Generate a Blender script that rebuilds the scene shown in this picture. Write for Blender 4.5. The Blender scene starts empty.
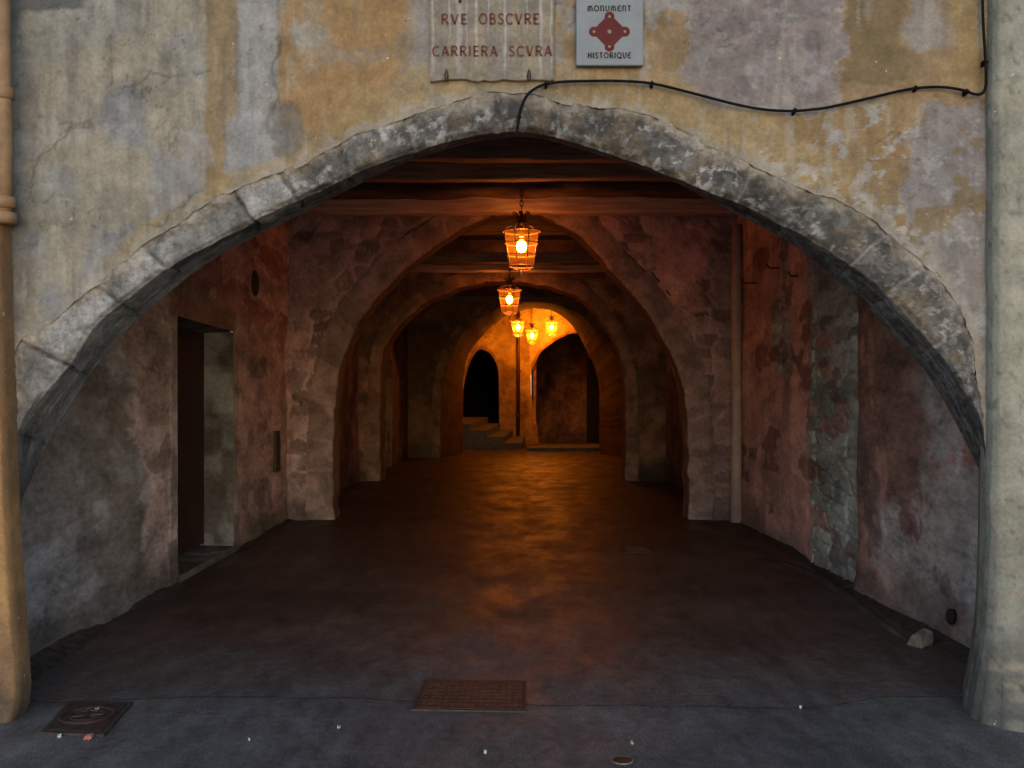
import bpy, math, random
import numpy as np
from mathutils import Vector

random.seed(7)
scene = bpy.context.scene
COL = scene.collection
R = math.radians
F = 1000.0; CX = 512.0; HY = 405.0; EYE = 1.6       # lens geometry: the eye is 1.6 m above the street

def P(px, py, Y):
    return ((px - CX) / F * Y, Y, EYE + (HY - py) / F * Y)

# ------------------------------------------------------------------ numpy noise
def _hash(ix, iy, seed):
    h = (ix.astype(np.int64) * 374761393 + iy.astype(np.int64) * 668265263 + seed * 1442695041) & 0xFFFFFFFF
    h = ((h ^ (h >> 13)) * 1274126177) & 0xFFFFFFFF
    h = ((h ^ (h >> 16)) * 2246822519) & 0xFFFFFFFF
    return ((h ^ (h >> 15)) & 0xFFFFFF) / float(0xFFFFFF)

def vnoise(x, y, seed=0):
    x = np.asarray(x, float); y = np.asarray(y, float)
    ix = np.floor(x); iy = np.floor(y)
    fx = x - ix; fy = y - iy
    fx = fx * fx * fx * (fx * (fx * 6 - 15) + 10); fy = fy * fy * fy * (fy * (fy * 6 - 15) + 10)
    a = _hash(ix, iy, seed); b = _hash(ix + 1, iy, seed)
    c = _hash(ix, iy + 1, seed); d = _hash(ix + 1, iy + 1, seed)
    return (a + (b - a) * fx) * (1 - fy) + (c + (d - c) * fx) * fy

def fbm(x, y, f=1.0, octv=4, seed=0, gain=0.5):
    s = 0; a = 1.0; t = 0
    for i in range(octv):
        s = s + a * vnoise(np.asarray(x) * f + 13.7 * i, np.asarray(y) * f - 7.3 * i, seed + i * 17)
        t += a; a *= gain; f *= 2.03
    return s / t                                              # 0..1, mean .5

def worley(x, y, seed=0, jit=0.8):
    x = np.asarray(x, float); y = np.asarray(y, float)
    ix = np.floor(x); iy = np.floor(y)
    f1 = np.full(x.shape, 9.0); f2 = np.full(x.shape, 9.0); cid = np.zeros(x.shape)
    for dx in (-1, 0, 1):
        for dy in (-1, 0, 1):
            cx = ix + dx; cy = iy + dy
            qx = cx + 0.5 + jit * (_hash(cx, cy, seed) - 0.5); qy = cy + 0.5 + jit * (_hash(cx, cy, seed + 5) - 0.5)
            d = np.sqrt((qx - x) ** 2 + (qy - y) ** 2)
            i = _hash(cx, cy, seed + 9)
            near = d < f1
            f2 = np.where(near, f1, np.minimum(f2, d))
            cid = np.where(near, i, cid)
            f1 = np.where(near, d, f1)
    return f1, f2, cid

def sst(e0, e1, v):
    t = np.clip((v - e0) / (e1 - e0), 0, 1)
    return t * t * (3 - 2 * t)

def mixc(c, col, m):
    return c + (np.array(col) - c) * np.clip(m, 0, 1)[..., None]

def const(shape, col):
    return np.ones(shape + (3,)) * np.array(col)

# ------------------------------------------------------------------ materials
def vc_mat(name, rough=0.85, dscale=60, damt=0.35, bump=0.35, spec=0.3, bscale=None, pits=0.0, ystretch=1.0):
    """plaster or stone: colour attribute broken up by fine noise, with grain relief"""
    m = bpy.data.materials.new(name); m.use_nodes = True
    nt = m.node_tree; n = nt.nodes; l = nt.links
    b = n['Principled BSDF']
    at = n.new('ShaderNodeAttribute'); at.attribute_name = 'Col'
    class TC: pass
    tc0 = n.new('ShaderNodeTexCoord'); mp0 = n.new('ShaderNodeMapping'); mp0.inputs['Scale'].default_value = (1, ystretch, 1)
    l.new(tc0.outputs['Object'], mp0.inputs['Vector']); tc = TC(); tc.outputs = {'Object': mp0.outputs['Vector']}
    n1 = n.new('ShaderNodeTexNoise'); n1.inputs['Scale'].default_value = dscale; n1.inputs['Detail'].default_value = 6
    n1.inputs['Roughness'].default_value = 0.7
    n2 = n.new('ShaderNodeTexNoise'); n2.inputs['Scale'].default_value = dscale * 0.17; n2.inputs['Detail'].default_value = 5
    l.new(tc.outputs['Object'], n1.inputs['Vector']); l.new(tc.outputs['Object'], n2.inputs['Vector'])
    ad = n.new('ShaderNodeMath'); ad.operation = 'ADD'
    l.new(n1.outputs['Fac'], ad.inputs[0]); l.new(n2.outputs['Fac'], ad.inputs[1])
    mr = n.new('ShaderNodeMapRange'); mr.inputs['From Min'].default_value = 0.7; mr.inputs['From Max'].default_value = 1.3
    mr.inputs['To Min'].default_value = 1 - damt; mr.inputs['To Max'].default_value = 1 + damt
    l.new(ad.outputs[0], mr.inputs['Value'])
    mx = n.new('ShaderNodeVectorMath'); mx.operation = 'SCALE'
    l.new(at.outputs['Color'], mx.inputs[0]); l.new(mr.outputs['Result'], mx.inputs['Scale'])
    out = mx.outputs['Vector']
    if pits:
        for sc, th, colr, off in ((30, .69, (0.07, 0.065, 0.06), 0), (24, .70, (0.50, 0.49, 0.47), 7)):
            mp = n.new('ShaderNodeMapping'); mp.inputs['Location'].default_value = (off, off * 2, off)
            l.new(tc.outputs['Object'], mp.inputs['Vector'])
            ns = n.new('ShaderNodeTexNoise'); ns.inputs['Scale'].default_value = sc; ns.inputs['Detail'].default_value = 5; ns.inputs['Roughness'].default_value = .62
            l.new(mp.outputs['Vector'], ns.inputs['Vector'])
            mrp = n.new('ShaderNodeMapRange'); mrp.inputs['From Min'].default_value = th; mrp.inputs['From Max'].default_value = th + .03
            mrp.inputs['To Max'].default_value = pits
            l.new(ns.outputs['Fac'], mrp.inputs['Value'])
            mm = n.new('ShaderNodeMix'); mm.data_type = 'RGBA'
            l.new(mrp.outputs['Result'], mm.inputs['Factor']); l.new(out, mm.inputs[6]); mm.inputs[7].default_value = (*colr, 1)
            out = mm.outputs[2]
    l.new(out, b.inputs['Base Color'])
    n3 = n.new('ShaderNodeTexNoise'); n3.inputs['Scale'].default_value = bscale or dscale * 0.8; n3.inputs['Detail'].default_value = 8
    n3.inputs['Roughness'].default_value = 0.65
    l.new(tc.outputs['Object'], n3.inputs['Vector'])
    bp = n.new('ShaderNodeBump'); bp.inputs['Strength'].default_value = bump; bp.inputs['Distance'].default_value = 0.012
    l.new(n3.outputs['Fac'], bp.inputs['Height']); l.new(bp.outputs['Normal'], b.inputs['Normal'])
    b.inputs['Roughness'].default_value = rough
    b.inputs['Specular IOR Level'].default_value = spec
    return m

def noise_mat(name, c1, c2, rough=0.7, scale=12, metallic=0.0, bump=0.3, spec=0.4, stretch=(1, 1, 1), dist=0.01):
    m = bpy.data.materials.new(name); m.use_nodes = True
    nt = m.node_tree; n = nt.nodes; l = nt.links
    b = n['Principled BSDF']
    tc = n.new('ShaderNodeTexCoord'); mp = n.new('ShaderNodeMapping'); mp.inputs['Scale'].default_value = stretch
    l.new(tc.outputs['Object'], mp.inputs['Vector'])
    no = n.new('ShaderNodeTexNoise'); no.inputs['Scale'].default_value = scale; no.inputs['Detail'].default_value = 7
    no.inputs['Roughness'].default_value = 0.65
    l.new(mp.outputs['Vector'], no.inputs['Vector'])
    cr = n.new('ShaderNodeValToRGB')
    cr.color_ramp.elements[0].position = 0.35; cr.color_ramp.elements[0].color = (*c1, 1)
    cr.color_ramp.elements[1].position = 0.68; cr.color_ramp.elements[1].color = (*c2, 1)
    l.new(no.outputs['Fac'], cr.inputs['Fac']); l.new(cr.outputs['Color'], b.inputs['Base Color'])
    bp = n.new('ShaderNodeBump'); bp.inputs['Strength'].default_value = bump; bp.inputs['Distance'].default_value = dist
    l.new(no.outputs['Fac'], bp.inputs['Height']); l.new(bp.outputs['Normal'], b.inputs['Normal'])
    b.inputs['Roughness'].default_value = rough; b.inputs['Metallic'].default_value = metallic
    b.inputs['Specular IOR Level'].default_value = spec
    return m

def emit_mat(name, col, strength):
    m = bpy.data.materials.new(name); m.use_nodes = True
    nt = m.node_tree; n = nt.nodes; l = nt.links
    n.remove(n['Principled BSDF'])
    e = n.new('ShaderNodeEmission'); e.inputs['Color'].default_value = (*col, 1); e.inputs['Strength'].default_value = strength
    l.new(e.outputs[0], n['Material Output'].inputs['Surface'])
    return m

def asphalt_mat(name, ca_, cb_, spec, worn=None):
    m = bpy.data.materials.new(name); m.use_nodes = True
    nt = m.node_tree; n = nt.nodes; l = nt.links
    b = n['Principled BSDF']; tc = n.new('ShaderNodeTexCoord')
    def noise(scale, detail=6, rough=0.6, stretch=None):
        no = n.new('ShaderNodeTexNoise'); no.inputs['Scale'].default_value = scale
        no.inputs['Detail'].default_value = detail; no.inputs['Roughness'].default_value = rough
        if stretch:
            mp = n.new('ShaderNodeMapping'); mp.inputs['Scale'].default_value = stretch
            l.new(tc.outputs['Object'], mp.inputs['Vector']); l.new(mp.outputs['Vector'], no.inputs['Vector'])
        else:
            l.new(tc.outputs['Object'], no.inputs['Vector'])
        return no
    big = noise(0.55, 5, 0.6); fine = noise(90, 4, 0.7); mid = noise(4.0, 6, 0.65, (1.6, .55, 1))
    cr = n.new('ShaderNodeValToRGB')
    cr.color_ramp.elements[0].position = 0.36; cr.color_ramp.elements[0].color = (*ca_, 1)
    cr.color_ramp.elements[1].position = 0.64; cr.color_ramp.elements[1].color = (*cb_, 1)
    l.new(big.outputs['Fac'], cr.inputs['Fac'])
    def scaleby(src, no, lo, hi):
        mr = n.new('ShaderNodeMapRange'); mr.inputs['From Min'].default_value = 0.3; mr.inputs['From Max'].default_value = 0.7
        mr.inputs['To Min'].default_value = lo; mr.inputs['To Max'].default_value = hi
        l.new(no.outputs['Fac'], mr.inputs['Value'])
        v = n.new('ShaderNodeVectorMath'); v.operation = 'SCALE'
        l.new(src, v.inputs[0]); l.new(mr.outputs['Result'], v.inputs['Scale'])
        return v.outputs['Vector']
    base = cr.outputs['Color']
    if worn:                                                  # thin worn film of dirt near the street edge
        sx = n.new('ShaderNodeSeparateXYZ'); l.new(tc.outputs['Object'], sx.inputs[0])
        wn = noise(1.3, 6, .65)
        a1 = n.new('ShaderNodeMath'); a1.operation = 'MULTIPLY_ADD'; a1.inputs[1].default_value = 3.2
        l.new(wn.outputs['Fac'], a1.inputs[0]); l.new(sx.outputs['Y'], a1.inputs[2])
        wm = n.new('ShaderNodeMapRange'); wm.inputs['From Min'].default_value = 6.75; wm.inputs['From Max'].default_value = 8.4
        l.new(a1.outputs[0], wm.inputs['Value'])
        wx = n.new('ShaderNodeMix'); wx.data_type = 'RGBA'
        l.new(wm.outputs['Result'], wx.inputs['Factor']); wx.inputs[6].default_value = (*worn, 1); l.new(base, wx.inputs[7])
        base = wx.outputs[2]
    c = scaleby(base, mid, 0.66, 1.42)
    grit = noise(16, 8, .75); c = scaleby(c, grit, .72, 1.36)
    # hairline cracks in wandering cells
    wv = noise(.9, 5, .6); wsc = n.new('ShaderNodeVectorMath'); wsc.operation = 'SCALE'; wsc.inputs['Scale'].default_value = 1.1
    l.new(wv.outputs['Color'], wsc.inputs[0])
    wad = n.new('ShaderNodeVectorMath'); wad.operation = 'ADD'; l.new(tc.outputs['Object'], wad.inputs[0]); l.new(wsc.outputs['Vector'], wad.inputs[1])
    vc = n.new('ShaderNodeTexVoronoi'); vc.feature = 'DISTANCE_TO_EDGE'; vc.inputs['Scale'].default_value = .62
    l.new(wad.outputs['Vector'], vc.inputs['Vector'])
    ck = n.new('ShaderNodeMapRange'); ck.inputs['From Min'].default_value = .004; ck.inputs['From Max'].default_value = .011
    ck.inputs['To Min'].default_value = .80; ck.inputs['To Max'].default_value = 1.0
    l.new(vc.outputs['Distance'], ck.inputs['Value'])
    cks = n.new('ShaderNodeVectorMath'); cks.operation = 'SCALE'; l.new(c, cks.inputs[0]); l.new(ck.outputs['Result'], cks.inputs['Scale'])
    c = cks.outputs['Vector']
    c = scaleby(c, fine, 0.42, 1.95)
    # pale grit
    vo = n.new('ShaderNodeTexVoronoi'); vo.inputs['Scale'].default_value = 34
    l.new(tc.outputs['Object'], vo.inputs['Vector'])
    g = n.new('ShaderNodeMapRange'); g.inputs['From Min'].default_value = 0.10; g.inputs['From Max'].default_value = 0.05
    l.new(vo.outputs['Distance'], g.inputs['Value'])
    gsel = noise(5.5, 2, 0.5)
    gm = n.new('ShaderNodeMapRange'); gm.inputs['From Min'].default_value = 0.60; gm.inputs['From Max'].default_value = 0.70
    l.new(gsel.outputs['Fac'], gm.inputs['Value'])
    mu = n.new('ShaderNodeMath'); mu.operation = 'MULTIPLY'
    l.new(g.outputs['Result'], mu.inputs[0]); l.new(gm.outputs['Result'], mu.inputs[1])
    mx = n.new('ShaderNodeMix'); mx.data_type = 'RGBA'
    l.new(mu.outputs[0], mx.inputs['Factor']); l.new(c, mx.inputs[6]); mx.inputs[7].default_value = (0.16, 0.15, 0.14, 1)
    l.new(mx.outputs[2], b.inputs['Base Color'])
    rr = n.new('ShaderNodeMapRange'); rr.inputs['From Min'].default_value = 0.35; rr.inputs['From Max'].default_value = 0.65
    rr.inputs['To Min'].default_value = 0.40; rr.inputs['To Max'].default_value = 0.66
    rgh = noise(1.7, 6, .7, (1.3, .6, 1)); l.new(rgh.outputs['Fac'], rr.inputs['Value']); l.new(rr.outputs['Result'], b.inputs['Roughness'])
    b1 = n.new('ShaderNodeBump'); b1.inputs['Strength'].default_value = 0.35; b1.inputs['Distance'].default_value = 0.006
    l.new(fine.outputs['Fac'], b1.inputs['Height'])
    b2 = n.new('ShaderNodeBump'); b2.inputs['Strength'].default_value = 0.07; b2.inputs['Distance'].default_value = 0.012
    l.new(mid.outputs['Fac'], b2.inputs['Height']); l.new(b1.outputs['Normal'], b2.inputs['Normal'])
    l.new(b2.outputs['Normal'], b.inputs['Normal'])
    b.inputs['Specular IOR Level'].default_value = spec
    return m

M = {}
M['plaster'] = vc_mat('weathered_plaster', rough=0.88, dscale=50, damt=0.30, bump=0.40, pits=.85)
M['stone'] = vc_mat('old_stone', rough=0.82, dscale=38, damt=0.62, bump=0.9)
M['dark_plaster'] = vc_mat('grimy_plaster', rough=0.85, dscale=26, damt=0.62, bump=0.6, pits=.35)
M['rubble'] = vc_mat('rubble_stone', rough=0.86, dscale=22, damt=0.45, bump=0.7)
M['side_plaster'] = vc_mat('peeling_plaster', rough=0.85, dscale=26, damt=0.55, bump=0.6, pits=.35, ystretch=.38)
M['side_rubble'] = vc_mat('wall_rubble', rough=0.86, dscale=22, damt=0.45, bump=0.7, ystretch=.38)
M['asphalt'] = asphalt_mat('street_asphalt', (0.033, 0.031, 0.031), (0.064, 0.060, 0.059), .20)
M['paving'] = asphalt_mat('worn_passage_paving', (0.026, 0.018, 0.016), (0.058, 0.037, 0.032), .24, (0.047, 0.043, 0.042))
M['wood'] = noise_mat('old_beam_wood', (0.30, 0.20, 0.165), (0.58, 0.42, 0.35), 0.75, 5, bump=0.6, stretch=(0.35, 5, 5), dist=0.03)
M['wood_dark'] = noise_mat('dark_beam_wood', (0.16, 0.105, 0.085), (0.36, 0.24, 0.19), 0.8, 4, bump=0.6, stretch=(0.4, 5, 5), dist=0.03)  # darker brown wood for boards and beams
M['log'] = noise_mat('dark_log_wood', (0.03, 0.018, 0.014), (0.15, 0.085, 0.06), 0.8, 3.5, bump=0.8, stretch=(0.6, 4, 4), dist=0.04)  # dark brown wood with strong grain contrast
M['threshold'] = noise_mat('worn_threshold', (.06, .05, .046), (.13, .11, .10), .85, 9, bump=.6)
M['valve2'] = noise_mat('worn_cover_rim', (.028, .02, .017), (.06, .042, .034), .6, 20, metallic=.3, bump=.3)
M['valve'] = noise_mat('worn_valve_ring', (.10, .09, .075), (.22, .19, .15), .5, 20, metallic=.4, bump=.2)
M['dirt'] = noise_mat('packed_dirt_soil', (.024, .019, .016), (.070, .055, .046), .95, 16, bump=.8, spec=.15)
M['door'] = noise_mat('dark_door_wood', (0.022, 0.009, 0.007), (0.05, 0.020, 0.014), 0.65, 6, bump=0.4, stretch=(6, 6, 0.5))
M['iron'] = noise_mat('wrought_iron', (0.05, 0.028, 0.018), (0.13, 0.07, 0.04), 0.5, 30, metallic=0.6, bump=0.2)
M['brass'] = noise_mat('lantern_brass', (0.60, 0.40, 0.24), (0.80, 0.56, 0.36), 0.42, 40, metallic=0.2, bump=0.15)
M['castiron'] = noise_mat('rusty_cast_iron', (0.020, 0.013, 0.011), (0.062, 0.034, 0.024), 0.55, 28, metallic=0.3, bump=0.5)
M['cable'] = noise_mat('black_cable_rubber', (0.003, 0.003, 0.004), (0.008, 0.008, 0.009), 0.9, 30, bump=0.1, spec=0.08)
M['ochre'] = noise_mat('ochre_paint', (0.11, 0.072, 0.042), (0.20, 0.125, 0.068), 0.75, 7, bump=0.25)
M['redpaint'] = noise_mat('red_letter_paint', (0.038, 0.006, 0.005), (0.085, 0.017, 0.013), 0.7, 60, bump=0.1)
M['blackpaint'] = noise_mat('dark_letter_paint', (0.008, 0.008, 0.01), (0.016, 0.016, 0.019), 0.7, 40, bump=0.1, spec=0.15)
M['emblem'] = noise_mat('red_enamel', (0.045, 0.004, 0.007), (0.072, 0.008, 0.011), 0.6, 20, bump=0.05, spec=0.15)
M['plate'] = noise_mat('grey_enamel_plate', (0.085, 0.108, 0.135), (0.115, 0.14, 0.17), 0.55, 6, bump=0.06)
M['void'] = noise_mat('unlit_black', (0.006, 0.005, 0.005), (0.014, 0.010, 0.009), 0.9, 5, bump=0.3)  # near-black colour painted for the darkness inside openings and gaps
M['skyblue_stone'] = noise_mat('worn_skyblue_stone', (0.055, 0.06, 0.085), (0.11, 0.12, 0.16), 0.6, 6, bump=0.4)  # bluish skylight from the stair passage put into the stone colour
M['paper'] = noise_mat('pale_scrap', (0.28, 0.27, 0.25), (0.45, 0.43, 0.40), 0.8, 20, bump=0.3)
M['chip'] = noise_mat('pale_limestone', (0.10, 0.088, 0.066), (0.21, 0.185, 0.14), 0.9, 18, bump=0.5)
M['bulb'] = emit_mat('sodium_bulb', (1.0, 0.27, 0.035), 58.0)
M['bulb_bright'] = emit_mat('bright_sodium_bulb', (1.0, 0.29, 0.024), 330.0)

def glow_glass_mat():
    m = bpy.data.materials.new('amber_glow_glass'); m.use_nodes = True
    nt = m.node_tree; n = nt.nodes; l = nt.links
    n.remove(n['Principled BSDF'])
    t = n.new('ShaderNodeBsdfTransparent'); t.inputs['Color'].default_value = (1.0, 0.80, 0.55, 1)
    d = n.new('ShaderNodeBsdfTranslucent'); d.inputs['Color'].default_value = (0.9, 0.55, 0.22, 1)
    no = n.new('ShaderNodeTexNoise'); no.inputs['Scale'].default_value = 14
    mr = n.new('ShaderNodeMapRange'); mr.inputs['To Min'].default_value = 0.03; mr.inputs['To Max'].default_value = 0.09
    l.new(no.outputs['Fac'], mr.inputs['Value'])
    mx = n.new('ShaderNodeMixShader'); l.new(mr.outputs['Result'], mx.inputs[0]); l.new(t.outputs[0], mx.inputs[1]); l.new(d.outputs[0], mx.inputs[2])
    l.new(mx.outputs[0], n['Material Output'].inputs['Surface'])
    return m
M['glow_glass'] = glow_glass_mat()

# ------------------------------------------------------------------ object helpers
def empty(name, loc, label, cat, group=None, kind=None):
    o = bpy.data.objects.new(name, None); COL.objects.link(o); o.location = loc
    o.empty_display_size = 0.2
    tag(o, label, cat, group, kind)
    return o

def tag(o, label=None, cat=None, group=None, kind=None):
    if label: o['label'] = label
    if cat: o['category'] = cat
    if group: o['group'] = group
    if kind: o['kind'] = kind
    return o

def mesh_obj(name, verts, faces, mat, parent=None, cols=None, smooth=False, origin=None):
    verts = np.asarray(verts, dtype=np.float64).reshape(-1, 3)
    if parent is not None:
        off = np.array(world_loc(parent)); 
    elif origin is not None:
        off = np.array(origin)
    else:
        off = np.zeros(3)
    me = bpy.data.meshes.new(name)
    if isinstance(faces, np.ndarray):
        nf, k = faces.shape
        me.vertices.add(len(verts)); me.vertices.foreach_set('co', (verts - off).astype(np.float32).ravel())
        me.loops.add(nf * k); me.loops.foreach_set('vertex_index', faces.astype(np.int32).ravel())
        me.polygons.add(nf); me.polygons.foreach_set('loop_start', np.arange(0, nf * k, k, dtype=np.int32))
        me.update(calc_edges=True); me.validate()
    else:
        me.from_pydata([tuple(v) for v in (verts - off)], [], faces)
    if cols is not None:
        ca = me.attributes.new('Col', 'FLOAT_COLOR', 'POINT')
        c4 = np.ones((len(verts), 4), dtype=np.float32); c4[:, :3] = np.clip(np.asarray(cols).reshape(-1, 3), 0.003, 0.9)
        ca.data.foreach_set('color', c4.ravel())
    if smooth:
        me.polygons.foreach_set('use_smooth', np.ones(len(me.polygons), dtype=bool))
    me.materials.append(mat)
    o = bpy.data.objects.new(name, me); COL.objects.link(o)
    if parent is not None:
        o.parent = parent
    elif origin is not None:
        o.location = origin
    return o

def world_loc(o):
    v = Vector(o.location)
    while o.parent is not None:
        o = o.parent; v = v + Vector(o.location)
    return v

def grid_faces(mr, nc, flip=False, keep=None):
    i = np.arange(mr - 1)[:, None] * nc + np.arange(nc - 1)[None, :]
    f = np.stack([i, i + 1, i + nc + 1, i + nc], -1).reshape(-1, 4)
    if keep is not None: f = f[keep.reshape(-1)]
    if flip: f = f[:, ::-1]
    return f

class MB:
    """collects solids into one mesh"""
    def __init__(s): s.v = []; s.f = []
    def add(s, vs, fs):
        k = len(s.v); s.v += [tuple(v) for v in vs]; s.f += [tuple(i + k for i in f) for f in fs]; return s
    def box(s, a, b, bev=0.0, jit=0.0):
        x0, y0, z0 = a; x1, y1, z1 = b
        c = bev
        vs = []
        j = lambda: random.uniform(-jit, jit) if jit else 0
        if c <= 0:
            vs = [(x + j(), y + j(), z + j()) for z in (z0, z1) for (x, y) in ((x0, y0), (x1, y0), (x1, y1), (x0, y1))]
            return s.add(vs, [(3, 2, 1, 0), (4, 5, 6, 7), (0, 1, 5, 4), (1, 2, 6, 5), (2, 3, 7, 6), (3, 0, 4, 7)])
        # chamfered box: rings
        rings = []
        for z, q in ((z0, c), (z0 + c, 0), (z1 - c, 0), (z1, c)):
            rings.append([(x0 + c + q, y0 + q, z), (x1 - c - q, y0 + q, z), (x1 - q, y0 + c + q, z), (x1 - q, y1 - c - q, z),
                          (x1 - c - q, y1 - q, z), (x0 + c + q, y1 - q, z), (x0 + q, y1 - c - q, z), (x0 + q, y0 + c + q, z)])
        for r in rings: vs += [(p[0] + j(), p[1] + j(), p[2] + j()) for p in r]
        fs = [tuple(range(7, -1, -1)), tuple(range(24, 32))]
        for k in range(3):
            for i in range(8):
                fs.append((k * 8 + i, k * 8 + (i + 1) % 8, k * 8 + 8 + (i + 1) % 8, k * 8 + 8 + i))
        return s.add(vs, fs)
    def tube(s, pts, r, n=8, closed=False):
        pts = [Vector(p) for p in pts]; m = len(pts)
        rr = r if isinstance(r, (list, tuple)) else [r] * m
        vs = []; up = Vector((0.123, 0.31, 0.94)).normalized(); prev = None
        for i, p in enumerate(pts):
            if closed: t = pts[(i + 1) % m] - pts[i - 1]
            else: t = pts[min(i + 1, m - 1)] - pts[max(i - 1, 0)]
            t.normalize()
            a = (prev - t * prev.dot(t)) if prev is not None else (up - t * up.dot(t))
            if a.length < 1e-4: a = Vector((1, 0, 0)) - t * t.x
            a.normalize(); prev = a; b = t.cross(a)
            for k in range(n):
                an = 2 * math.pi * k / n
                vs.append(p + (a * math.cos(an) + b * math.sin(an)) * rr[i])
        fs = []
        for i in range(m if closed else m - 1):
            i2 = (i + 1) % m
            for k in range(n):
                fs.append((i * n + k, i * n + (k + 1) % n, i2 * n + (k + 1) % n, i2 * n + k))
        if not closed:
            fs.append(tuple(range(n - 1, -1, -1))); fs.append(tuple((m - 1) * n + k for k in range(n)))
        return s.add(vs, fs)
    def lathe(s, prof, c, n=16, axis='z'):
        vs = []; fs = []
        for (r, h) in prof:
            for k in range(n):
                an = 2 * math.pi * k / n
                if axis == 'z': vs.append((c[0] + r * math.cos(an), c[1] + r * math.sin(an), c[2] + h))
                else: vs.append((c[0] + r * math.cos(an), c[1] + h, c[2] + r * math.sin(an)))
        for i in range(len(prof) - 1):
            for k in range(n):
                fs.append((i * n + k, i * n + (k + 1) % n, (i + 1) * n + (k + 1) % n, (i + 1) * n + k))
        fs.append(tuple(range(n - 1, -1, -1))); fs.append(tuple((len(prof) - 1) * n + k for k in range(n)))
        return s.add(vs, fs)
    def ring(s, c, rad, r, n=24, m=6, axis='z'):
        pts = []
        for k in range(n):
            an = 2 * math.pi * k / n
            if axis == 'z': pts.append((c[0] + rad * math.cos(an), c[1] + rad * math.sin(an), c[2]))
            else: pts.append((c[0] + rad * math.cos(an), c[1], c[2] + rad * math.sin(an)))
        return s.tube(pts, r, m, True)
    def build(s, name, mat, parent=None, smooth=False, origin=None):
        return mesh_obj(name, s.v, s.f, mat, parent, None, smooth, origin)

# ------------------------------------------------------------------ arch walls
def resample(poly, c, angs):
    """radius of a traced curve about centre c at the given angles (pixel plane, y down)"""
    pts = np.array(poly, float)
    # smooth by Catmull-Rom
    q = []
    n = len(pts)
    for i in range(n - 1):
        p0 = pts[max(i - 1, 0)]; p1 = pts[i]; p2 = pts[i + 1]; p3 = pts[min(i + 2, n - 1)]
        for t in np.linspace(0, 1, 12, endpoint=False):
            q.append(0.5 * ((2 * p1) + (-p0 + p2) * t + (2 * p0 - 5 * p1 + 4 * p2 - p3) * t * t + (-p0 + 3 * p1 - 3 * p2 + p3) * t ** 3))
    q.append(pts[-1]); q = np.array(q)
    d = q - np.array(c)
    a = np.arctan2(-d[:, 1], d[:, 0])                       # left = pi, up = pi/2, right = 0
    a = np.where(a < -math.pi / 2, a + 2 * math.pi, a)
    r = np.hypot(d[:, 0], d[:, 1])
    o = np.argsort(a)
    return np.interp(angs, a[o], r[o])

def curve_angles(poly, c, N):
    d = np.array(poly, float) - np.array(c)
    a = np.arctan2(-d[:, 1], d[:, 0]); a = np.where(a < -math.pi / 2, a + 2 * math.pi, a)
    return np.linspace(a.max(), a.min(), N)

def to3(px, py, Y):
    Y = np.broadcast_to(np.asarray(Y, float), np.shape(px))
    return np.stack([(px - CX) / F * Y, Y, EYE + (HY - py) / F * Y], -1)

def rect_r(c, angs, xl, xr, yt, yb):
    ca = np.cos(angs); sa = -np.sin(angs)                    # y down
    r = np.full(angs.shape, 1e9)
    with np.errstate(divide='ignore'):
        rx = np.where(ca > 0, (xr - c[0]) / ca, (xl - c[0]) / ca)
        ry = np.where(sa > 0, (yb - c[1]) / sa, (yt - c[1]) / sa)
    return np.minimum(rx, ry)

def noop(px, py, p): return 0

# ================================================================== GROUND
s_ = 260
gyz = [(-s_, -70.0), (-40, -14.0), (-12, -3.2), (-7, -1.3), (-4, -.35), (-2, -.04), (-.5, 0), (s_, 0)]   # unseen ground drop behind the viewer, shaped to let sun reach up the passage
gv = [(x, y, z) for y, z in gyz for x in (-s_, s_)]
mesh_obj('street_floor', gv, [(2 * i, 2 * i + 1, 2 * i + 3, 2 * i + 2) for i in range(len(gyz) - 1)], M['asphalt'], None, None, True)
tag(bpy.data.objects['street_floor'], kind='structure')
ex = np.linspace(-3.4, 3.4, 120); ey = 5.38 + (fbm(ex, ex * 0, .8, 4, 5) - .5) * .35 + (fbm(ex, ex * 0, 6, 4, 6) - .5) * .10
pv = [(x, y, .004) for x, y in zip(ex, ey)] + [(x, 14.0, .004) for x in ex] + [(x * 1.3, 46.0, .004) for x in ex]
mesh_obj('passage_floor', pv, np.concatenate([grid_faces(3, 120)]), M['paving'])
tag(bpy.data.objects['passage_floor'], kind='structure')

# ================================================================== FRONT ARCH WALL
YF = 5.2; YB = 5.58
outer = [(14, 745), (14, 560), (14, 420), (16, 348), (43, 326), (78, 298), (94, 287), (148, 242), (195, 213), (234, 191), (297, 166), (348, 139), (378, 128), (420, 112), (456, 101), (503, 92),
         (540, 96), (573, 105), (640, 114), (700, 141), (780, 178), (860, 212), (897, 240), (936, 275), (965, 318), (977, 373), (984, 440), (992, 560), (992, 745)]
arris = [(15, 745), (15, 560), (16, 470), (22, 424), (45, 392), (74, 355), (98, 321), (129, 296), (168, 266), (215, 240), (266, 214), (359, 171), (400, 156), (460, 138), (505, 131), (527, 130.5), (545, 133),
         (562, 138), (624, 157), (702, 188), (757, 210), (819, 244), (874, 281), (921, 331), (956, 375), (981, 427), (990, 500), (993, 560), (993, 745)]
backc = [(14, 745), (15, 560), (20, 512), (28, 486), (51, 437), (90, 374), (129, 327), (172, 290), (219, 256), (289, 220), (400, 165), (470, 143), (505, 138), (527, 137.5), (545, 139.5),
         (562, 144), (647, 171), (702, 196), (780, 237), (811, 259), (858, 298), (893, 335), (929, 377), (954, 420), (981, 476), (992, 520), (993, 560), (993, 745)]
CF = (520, 600)
NA = 1050
angF = curve_angles([(15, 745), (520, 100), (993, 745)], CF, NA)
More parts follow.
